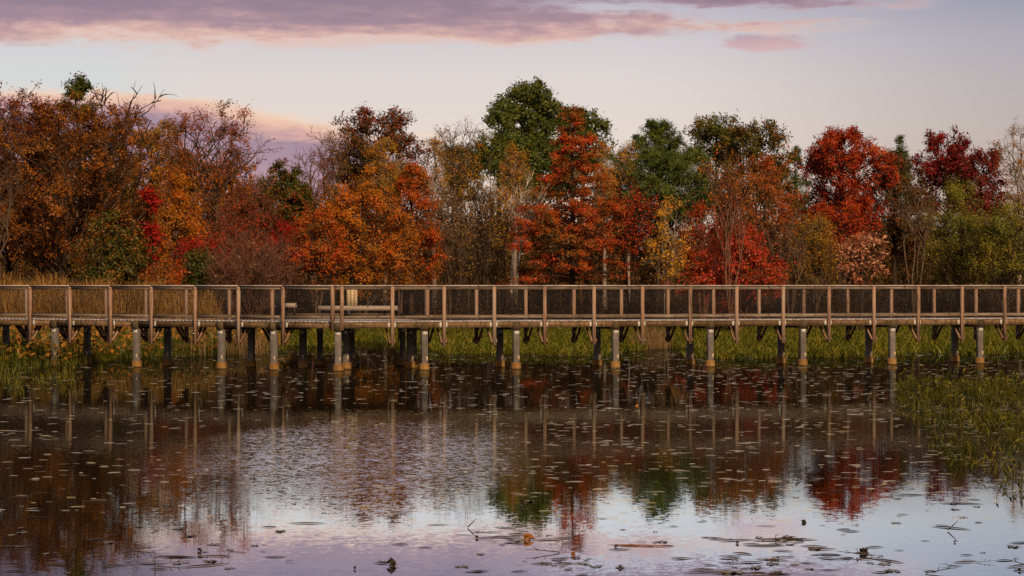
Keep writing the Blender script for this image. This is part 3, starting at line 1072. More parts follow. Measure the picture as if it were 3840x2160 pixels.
MAROON = leaf_mat('maroon leaves', [(0.09, 0.02, 0.007), (0.18, 0.014, 0.009), (0.30, 0.012, 0.01)])
GREEN = leaf_mat('dark oak green leaves', [(0.03, 0.052, 0.007), (0.055, 0.085, 0.011), (0.10, 0.12, 0.015), (0.15, 0.13, 0.018)])
REDGREEN = leaf_mat('green leaves turning red', [(0.035, 0.055, 0.007), (0.065, 0.085, 0.010), (0.14, 0.075, 0.010), (0.32, 0.055, 0.009)])
NEEDLE = leaf_mat('pine needles', [(0.025, 0.045, 0.010), (0.062, 0.094, 0.016), (0.13, 0.15, 0.018)], 0.5, trans=0.12)
LIMEGR = leaf_mat('yellow green leaves', [(0.06, 0.085, 0.010), (0.13, 0.155, 0.013), (0.24, 0.20, 0.015), (0.36, 0.21, 0.018)])
COPPER = leaf_mat('pale copper leaves', [(0.26, 0.075, 0.03), (0.42, 0.16, 0.07), (0.58, 0.30, 0.18)])
YELLOW = leaf_mat('clear yellow leaves', [(0.40, 0.20, 0.014), (0.55, 0.29, 0.018), (0.55, 0.20, 0.014)])
TAN = leaf_mat('withered tan leaves', [(0.12, 0.065, 0.025), (0.22, 0.12, 0.05), (0.30, 0.18, 0.08)])
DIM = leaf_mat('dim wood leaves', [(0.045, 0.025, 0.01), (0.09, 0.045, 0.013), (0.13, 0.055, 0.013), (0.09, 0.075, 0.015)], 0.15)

T = tree
RUSSET = leaf_mat('russet leaves', [(0.12, 0.03, 0.007), (0.28, 0.07, 0.009), (0.40, 0.10, 0.012)])
OLIVEOR = leaf_mat('olive leaves tipped orange', [(0.03, 0.04, 0.006), (0.06, 0.065, 0.009), (0.13, 0.085, 0.01), (0.30, 0.10, 0.01)], 0.5, 0.8)
# --- the dark mass of trees at the near side of the pond
T('hornbeam', 'broad many stemmed rust brown tree towering over the golden grass', 'tree', 170, 117, 246, 265, 240, 'oak', RUST, 62000, B_BROWN, cb_yd=610,
  stems=6, fan=0.55, n1=90, n2=9, n3=4, rtrunk=0.22, rise=0.75, L=0.14)
T('maple_tree', 'dull red topped tree filling the corner behind the broad rust brown tree', 'tree', 20, 119, 226, 140, 130, 'oak', DKRED, 32000, B_DARK, cb_yd=600, n1=60, n2=7, stems=2, fan=0.3)
T('oak_tree', 'olive tree with one narrow leafy spire above the rust brown tree', 'tree', 200, 125, 198, 90, 90, 'cone', OLIVE, 15000, B_DARK, cb_yd=480, n1=36, n2=6, L=0.17, W=0.09)
T('bare_snag', 'dead leafless tree with jagged forked limbs poking above the rust brown tree', 'tree', 300, 123, 196, 70, 110, 'vase', None, 0, B_DARK, cb_yd=290,
  n1=10, n2=2, n3=1, rise=0.9, stems=3, fan=0.9, rtrunk=0.22, twig=2.2, sag=-0.02, inner=0.9)
T('maple_tree', 'yellow olive maple with a rounded top beside the dead forked limbs', 'tree', 385, 160, 305, 95, 95, 'oak', GOLD, 15000, B_DARK, cb_yd=560, n1=42, n2=8, L=0.17, W=0.10)
T('apple_tree', 'open crooked tree with thin rusty leaves and bare outer twigs against the mauve cloud', 'tree', 525, 131, 284, 120, 140, 'oak', RUSSET, 9000, B_BROWN, cb_yd=540,
  stems=3, fan=0.75, n1=44, n2=7, n3=4, rtrunk=0.15, rise=0.55, sag=0.2)
T('maple_tree', 'deep orange tree massed behind the open crooked tree', 'tree', 530, 158, 400, 125, 110, 'oak', ORANGE, 19000, B_DARK, cb_yd=620, n1=44, n2=8, L=0.17, W=0.1)
T('orange_shrub', 'orange brown thicket tree under the yellow olive maple', 'tree', 440, 126, 430, 95, 80, 'dome', ORANGE, 13000, B_BROWN, cb_yd=680, stems=4, fan=0.5, n1=40, n2=8)
T('creeper', 'narrow column of crimson creeper on a dead stem above the green bush', 'climbing plant', 380, 112, 470, 6, 7, 'column', BRIGHT, 1500, B_DARK, cb_yd=690, n1=16, n2=2, n3=2, L=0.15, W=0.1, rtrunk=0.06, sig=0.14, wob=0.035)
T('maple_bush', 'green bush with a touch of orange just in front of the crimson creeper', 'bush', 285, 110, 548, 90, 85, 'dome', OLIVEOR, 12000, B_BROWN, cb_yd=705, stems=4, fan=0.5, n1=36, n2=7, L=0.15, W=0.1)
T('red_bush', 'flat topped crimson bush over a small green bush', 'bush', 500, 116, 612, 62, 62, 'dome', BRIGHT, 2600, B_RED, cb_yd=650, stems=4, fan=0.6, n1=24, n2=6)
T('green_bush', 'small green bush tucked under the flat crimson bush', 'bush', 505, 114, 640, 42, 42, 'dome', OLIVE, 4200, B_BROWN, cb_yd=712, stems=3, fan=0.5, n1=22, n2=6)
T('red_bush', 'low red bush trailing beside the golden grass below the creeper', 'bush', 405, 109, 665, 30, 50, 'dome', REDOR, 3200, B_RED, cb_yd=716, stems=4, fan=0.6, n1=22, n2=6)
T('dogwood', 'thin dusky red tree rising behind the bare brown shrub', 'tree', 625, 128, 470, 80, 70, 'round', DKRED, 5200, B_RED, cb_yd=660, stems=4, fan=0.6, n1=36, n2=8, n3=5)
T('dogwood', 'crimson tinted tree between the dusky red tree and the green pyramid oak', 'tree', 590, 122, 520, 60, 70, 'round', RED, 3600, B_RED, cb_yd=690, stems=3, fan=0.6, n1=30, n2=7, n3=5)
T('bare_shrub', 'leafless brown shrub of arching stems in front of the dusky red tree', 'shrub', 640, 112, 590, 115, 120, 'dome', TAN, 500, B_RED, cb_yd=716, stems=12, fan=0.95, n1=70, n2=7, n3=4, rise=1.0, rtrunk=0.1)
T('oak_tree', 'pyramid shaped green oak flushed with red beside the gap of mauve sky', 'tree', 708, 146, 404, 76, 76, 'birch', REDGREEN, 17000, B_DARK, cb_yd=585, n1=48, n2=8, L=0.16, W=0.1)
T('red_bush', 'crimson bush under the pyramid shaped green oak', 'bush', 738, 124, 562, 58, 62, 'round', BRIGHT, 4600, B_RED, cb_yd=660, stems=3, fan=0.6, n1=30, n2=7)
T('young_maple', 'small orange red maple leaning against the big golden orange tree', 'tree', 800, 117, 520, 62, 66, 'dome', REDOR, 9500, B_BROWN, cb_yd=708, stems=3, fan=0.5, n1=40, n2=7)
T('bare_tree', 'slender grey tree with few leaves rising clear of the mauve cloud', 'tree', 836, 156, 318, 60, 52, 'vase', GOLD, 900, B_BROWN, cb_yd=500, stems=3, fan=0.5, n1=30, n2=6, n3=4, rise=1.4)
T('bare_tree', 'leafless reddish sapling tree next to the slender grey tree', 'tree', 790, 150, 378, 42, 42, 'vase', DKRED, 700, B_RED, cb_yd=560, stems=3, fan=0.6, n1=26, n2=6, n3=4, rise=1.4)
T('oak_tree', 'tall red brown oak with an olive shoulder behind the golden orange tree', 'tree', 950, 190, 278, 112, 108, 'oak', leaf_mat('red brown oak leaves', [(0.07, 0.055, 0.012), (0.12, 0.05, 0.012), (0.22, 0.04, 0.012), (0.24, 0.03, 0.012)], 0.12), 22000, B_DARK, cb_yd=500, n1=56, n2=8, L=0.22, W=0.13, sig=0.16)
T('young_birch', 'olive gold birch with a pointed crown in front of the red brown oak', 'tree', 968, 150, 348, 58, 62, 'birch', GOLD, 9000, B_GREY, cb_yd=520, n1=40, n2=7, rise=1.0)
T('beech_tree', 'big round golden orange tree with spreading limbs just behind the railing', 'tree', 905, 120, 425, 125, 120, 'dome', ORANGE, 30000, B_BROWN, cb_yd=700, stems=5, fan=0.5, n1=64, n2=8, L=0.13)
T('red_maple', 'red orange maple on the flank of the big golden orange tree', 'tree', 1035, 126, 408, 68, 76, 'dome', REDOR, 19000, B_BROWN, cb_yd=705, n1=58, n2=8)
T('young_birch', 'olive yellow birch with thin upright twigs beside the red orange maple', 'tree', 1092, 158, 348, 44, 46, 'birch', GOLD, 5200, B_GREY, cb_yd=560, n1=36, n2=7, rise=1.2)
T('bare_tree', 'pale wispy tree with yellow flecks of leaf left of the tall green oak', 'tree', 1152, 162, 316, 55, 55, 'vase', GOLD, 2600, B_BROWN, cb_yd=520, stems=3, fan=0.5, n1=36, n2=7, n3=4, rise=1.4)
T('oak_tree', 'low olive oak half hidden behind the pale wispy tree', 'tree', 1160, 195, 362, 58, 56, 'oak', OLIVE, 8500, B_DARK, cb_yd=500, n1=36, n2=7, L=0.2, W=0.12)
for i, (xd, D, tp, w, lf) in enumerate([(1120, 138, 470, 26, 900), (1142, 142, 440, 24, 700), (1165, 134, 500, 26, 800), (1186, 140, 430, 26, 900), (1205, 136, 470, 26, 700), (1226, 143, 400, 28, 900), (1248, 138, 455, 26, 900), (1266, 133, 520, 24, 600), (1132, 131, 560, 26, 400), (1180, 130, 570, 26, 400), (1215, 129, 560, 28, 400), (1245, 130, 575, 24, 300)]):
    T('sapling', 'thin brown sapling in the dense thicket between the red orange maple and the white birch', 'sapling', xd, D, tp, w, w, 'column', (TAN, GOLD)[i % 2], lf, (B_BROWN, B_DARK, B_BROWN)[i % 3], cb_yd=690 if i > 7 else 610,
      group='saplings of the brown thicket', stems=2, fan=0.5, n1=26, n2=5, n3=3, rise=1.5, rtrunk=0.07)
# --- middle
T('oak_tree', 'tallest tree, a dark green oak with a billowing lobed crown', 'tree', 1330, 286, 211, 82, 82, 'oak', GREEN, 17000, B_DARK, cb_yd=400, n1=60, n2=8, L=0.36, W=0.22, sig=0.3, rtrunk=0.4, twig=1.6)
T('oak_tree', 'dark green oak making the shoulder of the tallest tree towards the wispy tree', 'tree', 1255, 270, 282, 56, 62, 'round', GREEN, 9500, B_DARK, cb_yd=450, n1=40, n2=8, L=0.34, W=0.2, sig=0.28, rtrunk=0.3, twig=1.6)
T('oak_tree', 'dark green oak standing behind the red orange pin oak', 'tree', 1462, 275, 282, 74, 66, 'oak', GREEN, 11000, B_DARK, cb_yd=440, n1=44, n2=8, L=0.34, W=0.2, sig=0.28, rtrunk=0.3, twig=1.6)
T('oak_tree', 'dark green oak low under the tallest tree', 'tree', 1350, 262, 350, 120, 110, 'dome', GREEN, 15000, B_DARK, cb_yd=480, n1=44, n2=8, L=0.34, W=0.2, sig=0.28, rtrunk=0.3)
T('young_birch', 'golden birch in front of the tall dark green oak', 'tree', 1296, 150, 352, 36, 40, 'birch', GOLD, 4200, B_GREY, cb_yd=540, n1=34, n2=7, rise=1.2)
T('white_birch', 'bare white trunked birch with forked pale limbs', 'tree', 1288, 133, 418, 60, 105, 'vase', GOLD, 1300, B_BIRCH, cb_yd=560, stems=2, fan=0.7, n1=22, n2=4, n3=2, rise=1.2, rtrunk=0.12, twig=1.0, lean=0.5)
T('pin_oak', 'tall red orange pin oak with layered drooping boughs', 'tree', 1440, 126, 276, 150, 150, 'pinoak', PINOAK, 42000, B_DARK, cb_yd=700, n1=78, n2=10, rise=-0.05, sag=0.05, rtrunk=0.18, inner=0.6, L=0.12, W=0.06, sig=0.07, flat=0.22, wob=0.008)
T('young_birch', 'orange gold birch between the pin oak and the pine', 'tree', 1520, 158, 366, 26, 30, 'birch', leaf_mat('orange gold birch leaves', [(0.28, 0.14, 0.015), (0.45, 0.19, 0.016), (0.50, 0.14, 0.014)]), 5000, B_GREY, cb_yd=560, n1=36, n2=7, rise=1.0)
T('young_birch', 'small yellow birch top peeping beside the pine', 'tree', 1580, 166, 345, 26, 30, 'birch', YELLOW, 2200, B_GREY, cb_yd=480, n1=28, n2=6, rise=1.0)
T('pine_tree', 'big blue green white pine with feathery needles', 'tree', 1655, 168, 306, 150, 148, 'pine', NEEDLE, 70000, B_DARK, L=0.27, W=0.045, cb_yd=540, n1=110, n2=9, n3=5, rise=0.3, sag=-0.05, inner=0.72, sig=0.06, droop=-0.35, ttop=0.98)
T('red_maple', 'dark stemmed tree with sparse red leaves below the pine', 'tree', 1585, 128, 495, 62, 66, 'vase', RED, 4600, B_DARK, cb_yd=640, stems=4, fan=0.6, n1=38, n2=7, n3=4, rise=0.9)
T('young_birch', 'little leaning birch with clear yellow leaves', 'tree', 1672, 122, 488, 42, 58, 'column', YELLOW, 2600, B_GREY, cb_yd=690, stems=2, fan=0.6, n1=26, n2=5, n3=3, rise=0.9, rtrunk=0.06, twig=0.6, lean=0.25)
T('oak_tree', 'olive oak with a leafy twin top just past the pine', 'tree', 1800, 200, 282, 70, 62, 'oak', OLIVE, 14000, B_DARK, cb_yd=520, n1=46, n2=8, L=0.25, W=0.13, sig=0.17)
T('oak_tree', 'rounded olive oak with orange patches next to the twin topped olive oak', 'tree', 1905, 195, 318, 78, 76, 'oak', leaf_mat('olive oak leaves with orange', [(0.04, 0.05, 0.01), (0.08, 0.08, 0.012), (0.14, 0.09, 0.013), (0.32, 0.09, 0.013)], 0.2), 15000, B_DARK, cb_yd=520, n1=46, n2=8, L=0.24, W=0.13, sig=0.17)
T('pine_tree', 'short feathery pine top in the dip beyond the rounded olive oak', 'tree', 2003, 200, 372, 40, 40, 'cone', NEEDLE, 6500, B_DARK, L=0.3, W=0.05, cb_yd=540, n1=40, n2=7, rise=0.2, sig=0.05, droop=-0.3, ttop=0.98)
T('red_maple', 'orange tree behind the vase shaped bare tree', 'tree', 1925, 150, 395, 110, 100, 'dome', leaf_mat('burnt orange leaves', [(0.14, 0.05, 0.01), (0.28, 0.08, 0.01), (0.40, 0.10, 0.012), (0.36, 0.05, 0.01)]), 17000, B_BROWN, cb_yd=640, n1=50, n2=8, L=0.15)
T('bare_tree', 'vase shaped bare tree with long upright pinkish branches', 'tree', 1838, 111, 392, 72, 84, 'vase', ORANGE, 900, B_RED, cb_yd=520, stems=7, fan=0.6, n1=30, n2=4, n3=2, rise=1.7, rtrunk=0.085, twig=0.8)
T('red_bush', 'wide scarlet bush fading to pink spreading over the railing', 'bush', 1865, 114, 575, 165, 118, 'tiers', PINKRED, 15000, B_RED, cb_yd=716, stems=8, fan=0.7, n1=64, n2=8, inner=0.2, rise=0.35, flat=0.4, L=0.14, W=0.08)
T('red_bush', 'dark red shrub filling the gap between the yellow birch and the scarlet bush', 'bush', 1770, 124, 530, 70, 60, 'round', RED, 5200, B_RED, cb_yd=690, stems=4, fan=0.6, n1=34, n2=7)
# --- far side
T('willow_shrub', 'olive gold shrub tree between the scarlet bush and the pale copper oak', 'shrub', 2052, 121, 545, 66, 64, 'dome', GOLD, 9000, B_BROWN, cb_yd=712, stems=6, fan=0.5, n1=48, n2=8, rise=1.0, L=0.10, W=0.05)
T('bare_shrub', 'grey twiggy shrub crossing in front of the olive gold shrub', 'shrub', 1985, 118, 520, 70, 90, 'vase', TAN, 250, B_BROWN, cb_yd=650, stems=5, fan=0.8, n1=20, n2=4, n3=1, twig=0.8, rise=1.0)
T('red_maple', 'great scarlet red tree with a domed crown', 'tree', 2122, 152, 336, 98, 108, 'oak', RED, 30000, B_DARK, cb_yd=590, n1=62, n2=9, L=0.19, W=0.085, droop=0.7, sig=0.12)
T('red_maple', 'crimson lower boughs of a maple under the great scarlet tree', 'tree', 2110, 146, 520, 68, 72, 'round', RED, 6500, B_DARK, cb_yd=625, n1=30, n2=7, L=0.18, W=0.085)
T('oak_tree', 'dark brown olive oak beside the great scarlet tree', 'tree', 2250, 160, 388, 78, 82, 'oak', leaf_mat('dark brown olive leaves', [(0.035, 0.035, 0.008), (0.08, 0.05, 0.01), (0.17, 0.05, 0.01), (0.20, 0.08, 0.013)]), 20000, B_DARK, cb_yd=660, n1=52, n2=8, L=0.18, W=0.09)
T('pine_tree', 'narrow dark pine spire behind the dark brown olive oak', 'tree', 2265, 205, 346, 34, 34, 'cone', NEEDLE, 9000, B_DARK, L=0.32, W=0.05, cb_yd=520, n1=46, n2=7, rise=0.2, sig=0.06, droop=-0.3, ttop=0.99)
T('young_oak', 'small pale copper oak in front of the dark wood', 'tree', 2168, 114, 588, 55, 52, 'round', COPPER, 1700, B_DARK, cb_yd=716, n1=26, n2=5, n3=3, L=0.19, W=0.09)
T('bare_tree', 'thin leafless grey tree in front of the dark brown olive oak', 'tree', 2300, 120, 452, 78, 62, 'vase', None, 0, B_BROWN, cb_yd=600, stems=4, fan=0.7, n1=22, n2=4, n3=1, twig=0.8, rise=1.3, rtrunk=0.12)
T('oak_tree', 'maroon oak with two ragged peaks against the sky', 'tree', 2380, 185, 333, 72, 60, 'oak', MAROON, 13000, B_DARK, cb_yd=540, n1=46, n2=8, L=0.22, W=0.12, sig=0.15)
T('oak_tree', 'maroon brown oak on the far side of the two peaked maroon oak', 'tree', 2462, 182, 358, 66, 70, 'oak', leaf_mat('maroon brown leaves', [(0.08, 0.035, 0.012), (0.15, 0.02, 0.013), (0.24, 0.014, 0.015)]), 13000, B_DARK, cb_yd=560, n1=46, n2=8, L=0.22, W=0.12, sig=0.15)
T('locust_tree', 'yellow green feathery tree under the maroon oaks', 'tree', 2410, 128, 452, 80, 74, 'dome', LIMEGR, 17000, B_BROWN, cb_yd=690, stems=3, fan=0.4, n1=54, n2=8, L=0.10, W=0.05)
T('locust_tree', 'spreading yellow green tree at the edge of the picture', 'tree', 2530, 123, 512, 100, 110, 'dome', LIMEGR, 21000, B_BROWN, cb_yd=690, stems=3, fan=0.5, n1=60, n2=8, L=0.10, W=0.05)
T('bare_tree', 'wispy tall tree with a few gold leaves beyond the spreading yellow green tree', 'tree', 2566, 160, 322, 50, 60, 'vase', GOLD, 2600, B_GREY, cb_yd=520, stems=3, fan=0.5, n1=34, n2=7, n3=4, rise=1.3)
T('bare_tree', 'pale bare stems leaning at the very edge before the rust brown tree', 'tree', -20, 108, 420, 70, 80, 'vase', None, 0, B_BROWN, cb_yd=560, stems=4, fan=0.8, n1=24, n2=5, n3=3, rise=1.1)


# a few more beyond the edges of the frame
T('maple_tree', 'russet tree outside the frame beyond the dull red topped tree', 'tree', -210, 124, 250, 130, 130, 'oak', RUSSET, 20000, B_DARK, cb_yd=600, n1=50, n2=8)
T('maple_tree', 'orange tree outside the frame past the russet tree', 'tree', -430, 122, 300, 130, 130, 'oak', ORANGE, 18000, B_DARK, cb_yd=600, n1=50, n2=8)
T('oak_tree', 'olive oak outside the frame past the wispy tall tree', 'tree', 2760, 130, 380, 120, 120, 'oak', OLIVE, 17000, B_DARK, cb_yd=620, n1=50, n2=8)
T('red_maple', 'red orange maple outside the frame past the olive oak', 'tree', 2960, 128, 420, 120, 120, 'dome', REDOR, 16000, B_DARK, cb_yd=640, n1=50, n2=8)

# ------------------------------------------------------------------ the wood behind, underbrush, grasses (nobody could count these)
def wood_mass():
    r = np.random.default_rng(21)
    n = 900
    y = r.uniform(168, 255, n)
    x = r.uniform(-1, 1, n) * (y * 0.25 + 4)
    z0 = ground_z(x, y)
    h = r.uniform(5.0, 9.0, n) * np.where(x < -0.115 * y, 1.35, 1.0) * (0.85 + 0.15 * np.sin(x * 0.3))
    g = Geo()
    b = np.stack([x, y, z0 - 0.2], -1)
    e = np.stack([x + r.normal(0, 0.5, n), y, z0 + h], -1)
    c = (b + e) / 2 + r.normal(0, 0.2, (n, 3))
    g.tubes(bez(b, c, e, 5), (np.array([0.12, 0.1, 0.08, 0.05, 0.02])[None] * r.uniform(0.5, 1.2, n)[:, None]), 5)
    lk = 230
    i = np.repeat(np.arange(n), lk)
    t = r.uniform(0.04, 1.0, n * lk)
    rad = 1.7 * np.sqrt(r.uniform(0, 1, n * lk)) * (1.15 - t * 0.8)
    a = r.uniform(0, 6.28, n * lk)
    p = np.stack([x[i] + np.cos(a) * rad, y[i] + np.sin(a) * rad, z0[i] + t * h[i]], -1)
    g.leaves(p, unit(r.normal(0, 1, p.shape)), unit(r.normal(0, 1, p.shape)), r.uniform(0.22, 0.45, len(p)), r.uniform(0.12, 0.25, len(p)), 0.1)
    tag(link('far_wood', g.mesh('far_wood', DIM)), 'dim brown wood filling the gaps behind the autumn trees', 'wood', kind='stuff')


wood_mass()


def underbrush():
    r = np.random.default_rng(31)
    n = 900
    x = r.uniform(-34, 34, n)
    y = shore(x) + r.uniform(0.3, 16, n)
    z0 = ground_z(x, y)
    h = r.uniform(0.9, 2.6, n)
    g = Geo()
    k = 5
    i = np.repeat(np.arange(n), k)
    b = np.stack([x[i], y[i], z0[i] - 0.05], -1) + r.normal(0, 0.12, (n * k, 3)) * [1, 1, 0]
    e = b + np.stack([r.normal(0, 0.5, n * k), r.normal(0, 0.4, n * k), h[i] * r.uniform(0.6, 1.0, n * k)], -1)
    c = (b + e) / 2 + np.array([0, 0, 0.15]) * h[i][:, None]
    st = bez(b, c, e, 4)
    g.tubes(st, np.repeat(np.array([[0.012, 0.01, 0.007, 0.003]]), n * k, 0), 3)
    tag(link('underbrush', g.mesh('underbrush', B_DARK)), 'tangle of brown stems along the far bank behind the boardwalk', 'underbrush', kind='stuff')
    m = 34000
    j = r.integers(0, n * k, m)
    t = r.uniform(0.15, 1.0, m)[:, None]
    p = st[j, 0] * (1 - t) ** 2 + 2 * t * (1 - t) * c[j] + t ** 2 * st[j, 3] + r.normal(0, 0.12, (m, 3))
    g2 = Geo()
    g2.leaves(p, unit(r.normal(0, 1, p.shape)), unit(r.normal(0, 1, p.shape) + [0, -0.3, 0.4]), r.uniform(0.08, 0.15, m), r.uniform(0.045, 0.08, m), 0.1)
    M = leaf_mat('bank leaves', [(0.02, 0.015, 0.005), (0.035, 0.02, 0.006), (0.06, 0.026, 0.006), (0.16, 0.045, 0.008), (0.20, 0.10, 0.012)], 0.5)
    tag(link('bank_foliage', g2.mesh('bank_foliage', M)), 'small brown and orange leaves on the low growth of the far bank', 'underbrush', kind='stuff')


underbrush()


def blades(g, x, y, z0, h, lean, width, r, arch=0.5, az=None):
    """Arching three-piece blades."""
    n = len(x)
    a = r.uniform(0, 6.28, n) if az is None else az
    d = np.stack([np.cos(a), np.sin(a), np.zeros(n)], -1)
    b = np.stack([x, y, z0], -1)
    up = np.array([0, 0, 1.0])
    t1 = b + up * (h * 0.5)[:, None] + d * (lean * 0.18)[:, None]
    t2 = b + up * (h * 0.9)[:, None] + d * (lean * 0.55)[:, None]
    t3 = b + up * (h * (1.0 - arch * r.uniform(0, 1, n)))[:, None] + d * lean[:, None]
    f = a + r.normal(0, 0.8, n) + math.pi / 2
    s = np.stack([np.cos(f), np.sin(f), np.zeros(n)], -1) * width[:, None] * 0.5
    V = np.stack([b - s * .6, b + s * .6, t1 - s, t1 + s, t2 - s * .75, t2 + s * .75, t3, t3 + s * 0.02], 1)
    base = (np.arange(n) * 8)[:, None]
    Fq = np.concatenate([base + np.array([[0, 1, 3, 2]]), base + np.array([[2, 3, 5, 4]]), base + np.array([[4, 5, 7, 6]])])
    g.add(V.reshape(-1, 3), Fq)
    return t3


def patch_noise(x, y, sx, sy, seed):
    r = np.random.default_rng(seed)
    v = np.zeros_like(x)
    for k in range(7):
        fx, fy, p = r.normal(0, 1 / sx), r.normal(0, 1 / sy), r.uniform(0, 6.28)
        v += np.sin(x * fx * 2.2 + y * fy * 2.2 + p)
    return v / 3.0


SEDGE = leaf_mat('marsh green blades', [(0.055, 0.068, 0.008), (0.115, 0.13, 0.012), (0.21, 0.205, 0.018), (0.28, 0.19, 0.024)], 0.8, 0.8, trans=0.3)
SEDGE_MID = leaf_mat('mid green water plants', [(0.022, 0.026, 0.004), (0.058, 0.062, 0.007), (0.115, 0.112, 0.010), (0.20, 0.14, 0.016)], 1.2, 0.9, trans=0.3)
SEDGE_DK = leaf_mat('olive water plants', [(0.035, 0.042, 0.006), (0.08, 0.09, 0.009), (0.135, 0.14, 0.012), (0.20, 0.15, 0.016)], 0.3, 0.9, trans=0.3)
STRAW = leaf_mat('golden straw', [(0.26, 0.13, 0.03), (0.40, 0.21, 0.05), (0.50, 0.28, 0.08)], 0.3, 0.8, trans=0.3)
BROAD = leaf_mat('withering broad leaves', [(0.045, 0.06, 0.010), (0.09, 0.10, 0.012), (0.20, 0.12, 0.016), (0.34, 0.11, 0.018), (0.40, 0.20, 0.03)], 0.5, 0.9)


def marsh_bed():
    r = np.random.default_rng(41)
    nc = 6200
    yc = 77 + (r.uniform(0, 1, nc) ** 1.1) * 48
    xc = r.uniform(-0.5, 1, nc) * (yc * 0.235)
    k = 16
    i = np.repeat(np.arange(nc), k)
    rad = 0.26 * np.sqrt(r.uniform(0, 1, nc * k))
    a = r.uniform(0, 6.28, nc * k)
    x = xc[i] + np.cos(a) * rad
    y = yc[i] + np.sin(a) * rad
    xd = xc / yc * F / KD + 1288
    edge = 79 + 2.5 * np.sin(xc * 0.5) + 2.0 * np.sin(xc * 1.3 + 1) + np.where(xd < 1120, 10, 0) + np.where((xd > 860) & (xd < 1010), 10, 0)
    v = patch_noise(xc, yc, 1.8, 3.6, 9)
    keep = (yc > edge) & (yc < shore(xc) + 1.5) & (xd > 640) & (v + (yc - edge) * 0.015 > -0.02) & ~((xd > 1590) & (xd < 1690) & (yc < 108) & (v < 0.6))
    keep &= ~((xd > 860) & (xd < 1010) & (yc < 96) & (v < 0.75))
    keep = keep[i]
    ht = r.uniform(0.55, 1.15, nc)[i][keep]
    x, y, a = x[keep], y[keep], a[keep]
    n = len(x)
    g = Geo()
    h = r.uniform(0.18, 0.46, n) * ht * np.where(y > 112, 1.2, 1.0)
    blades(g, x, y, np.full(n, -0.02), h, h * r.uniform(0.5, 1.5, n), r.uniform(0.022, 0.045, n), r, 0.7, a + r.normal(0, 0.6, n))
    tag(link('marsh_grass', g.mesh('marsh_grass', SEDGE)), 'bright green water plants carpeting the shallows beyond the boardwalk', 'marsh plants', kind='stuff')


marsh_bed()


def side_marsh():
    """Withered pickerel-weed and sedge where the boardwalk meets the bank."""
    r = np.random.default_rng(43)
    n = 44000
    y = r.uniform(70, 108, n)
    x = -y * r.uniform(0.10, 0.24, n)
    xd = x / y * F / KD + 1288
    lim = np.interp(xd, [0, 120, 260, 420, 600, 760, 860], [66, 69, 74, 79, 83, 88, 96])
    v = patch_noise(x, y, 1.6, 2.5, 3)
    keep = (y > lim + 1.2 * v) & (v > -0.9)
    x, y = x[keep], y[keep]
    n = len(x)
    z0 = np.maximum(ground_z(x, y), -0.03)
    g = Geo()
    half = n * 2 // 3
    h = r.uniform(0.12, 0.36, half)
    blades(g, x[:half], y[:half], z0[:half], h, h * r.uniform(0.3, 1.0, half), r.uniform(0.016, 0.03, half), r, 0.6)
    tag(link('sedge', g.mesh('sedge', SEDGE_DK)), 'dull green sedge crowding the water around the near bank piles', 'marsh plants', kind='stuff')
    x2, y2, z2 = x[half:], y[half:], z0[half:]
    m = len(x2)
    g = Geo()
    hh = r.uniform(0.2, 0.75, m)
    p = np.stack([x2, y2, z2 + hh], -1)
    d = unit(r.normal(0, 1, (m, 3)) + [0, 0, -0.1])
    g.leaves(p, d, unit(r.normal(0, 1, (m, 3)) + [0, -0.5, 0.5]), r.uniform(0.14, 0.30, m), r.uniform(0.06, 0.13, m), 0.15)
    b = np.stack([x2, y2, z2 - 0.02], -1)
    tag(link('pickerel_leaves', g.mesh('pickerel_leaves', BROAD)), 'broad green and rusty water plant leaves behind the near bank piles', 'marsh plants', kind='stuff')
    g = Geo()
    g.tubes(bez(b, (b + p) / 2 + [0, 0, 0.05], p, 3), np.full((m, 3), 0.006), 3)
    tag(link('pickerel_stems', g.mesh('pickerel_stems', SEDGE_DK)), 'thin green stems of the broad leaved water plants', 'marsh plants', kind='stuff')
    # tall golden grass on the bank
    n = 26000
    y = r.uniform(95, 108, n)
    x = -y * r.uniform(0.126, 0.245, n)
    xd = x / y * F / KD + 1288
    ok = r.uniform(0, 1, n) < np.interp(xd, [-60, 380, 440, 560], [1, 1, 0.5, 0.0])
    x, y = x[ok], y[ok]
    n = len(x)
    z0 = np.maximum(ground_z(x, y), 0.0)
    g = Geo()
    h = r.uniform(1.2, 2.45, n) * (1 + 0.15 * patch_noise(x, y, 1.5, 3, 5))
    blades(g, x, y, z0, h, h * r.uniform(0.1, 0.45, n), r.uniform(0.014, 0.03, n), r, 0.25)
    tag(link('golden_grass', g.mesh('golden_grass', STRAW)), 'tall golden grass along the bank behind the railing', 'grass', kind='stuff')
    # bleached reed fans at the water's edge
    n = 800
    cxd = np.array([470, 500, 605, 640, 1640, 1655, 1620])[r.integers(0, 7, n)]
    y = r.uniform(80, 84, n) + np.where(cxd > 1500, 8, 0)
    x = (cxd - 1288) * KD / F * y + r.normal(0, 0.35, n)
    g = Geo()
    h = r.uniform(0.5, 1.15, n)
    blades(g, x, y, np.full(n, -0.02), h, h * r.uniform(0.2, 0.6, n), r.uniform(0.01, 0.018, n), r, 0.3)
    tag(link('dry_reeds', g.mesh('dry_reeds', TAN)), 'bleached reed stems fanning out of the water by the piles', 'reeds', kind='stuff')


side_marsh()


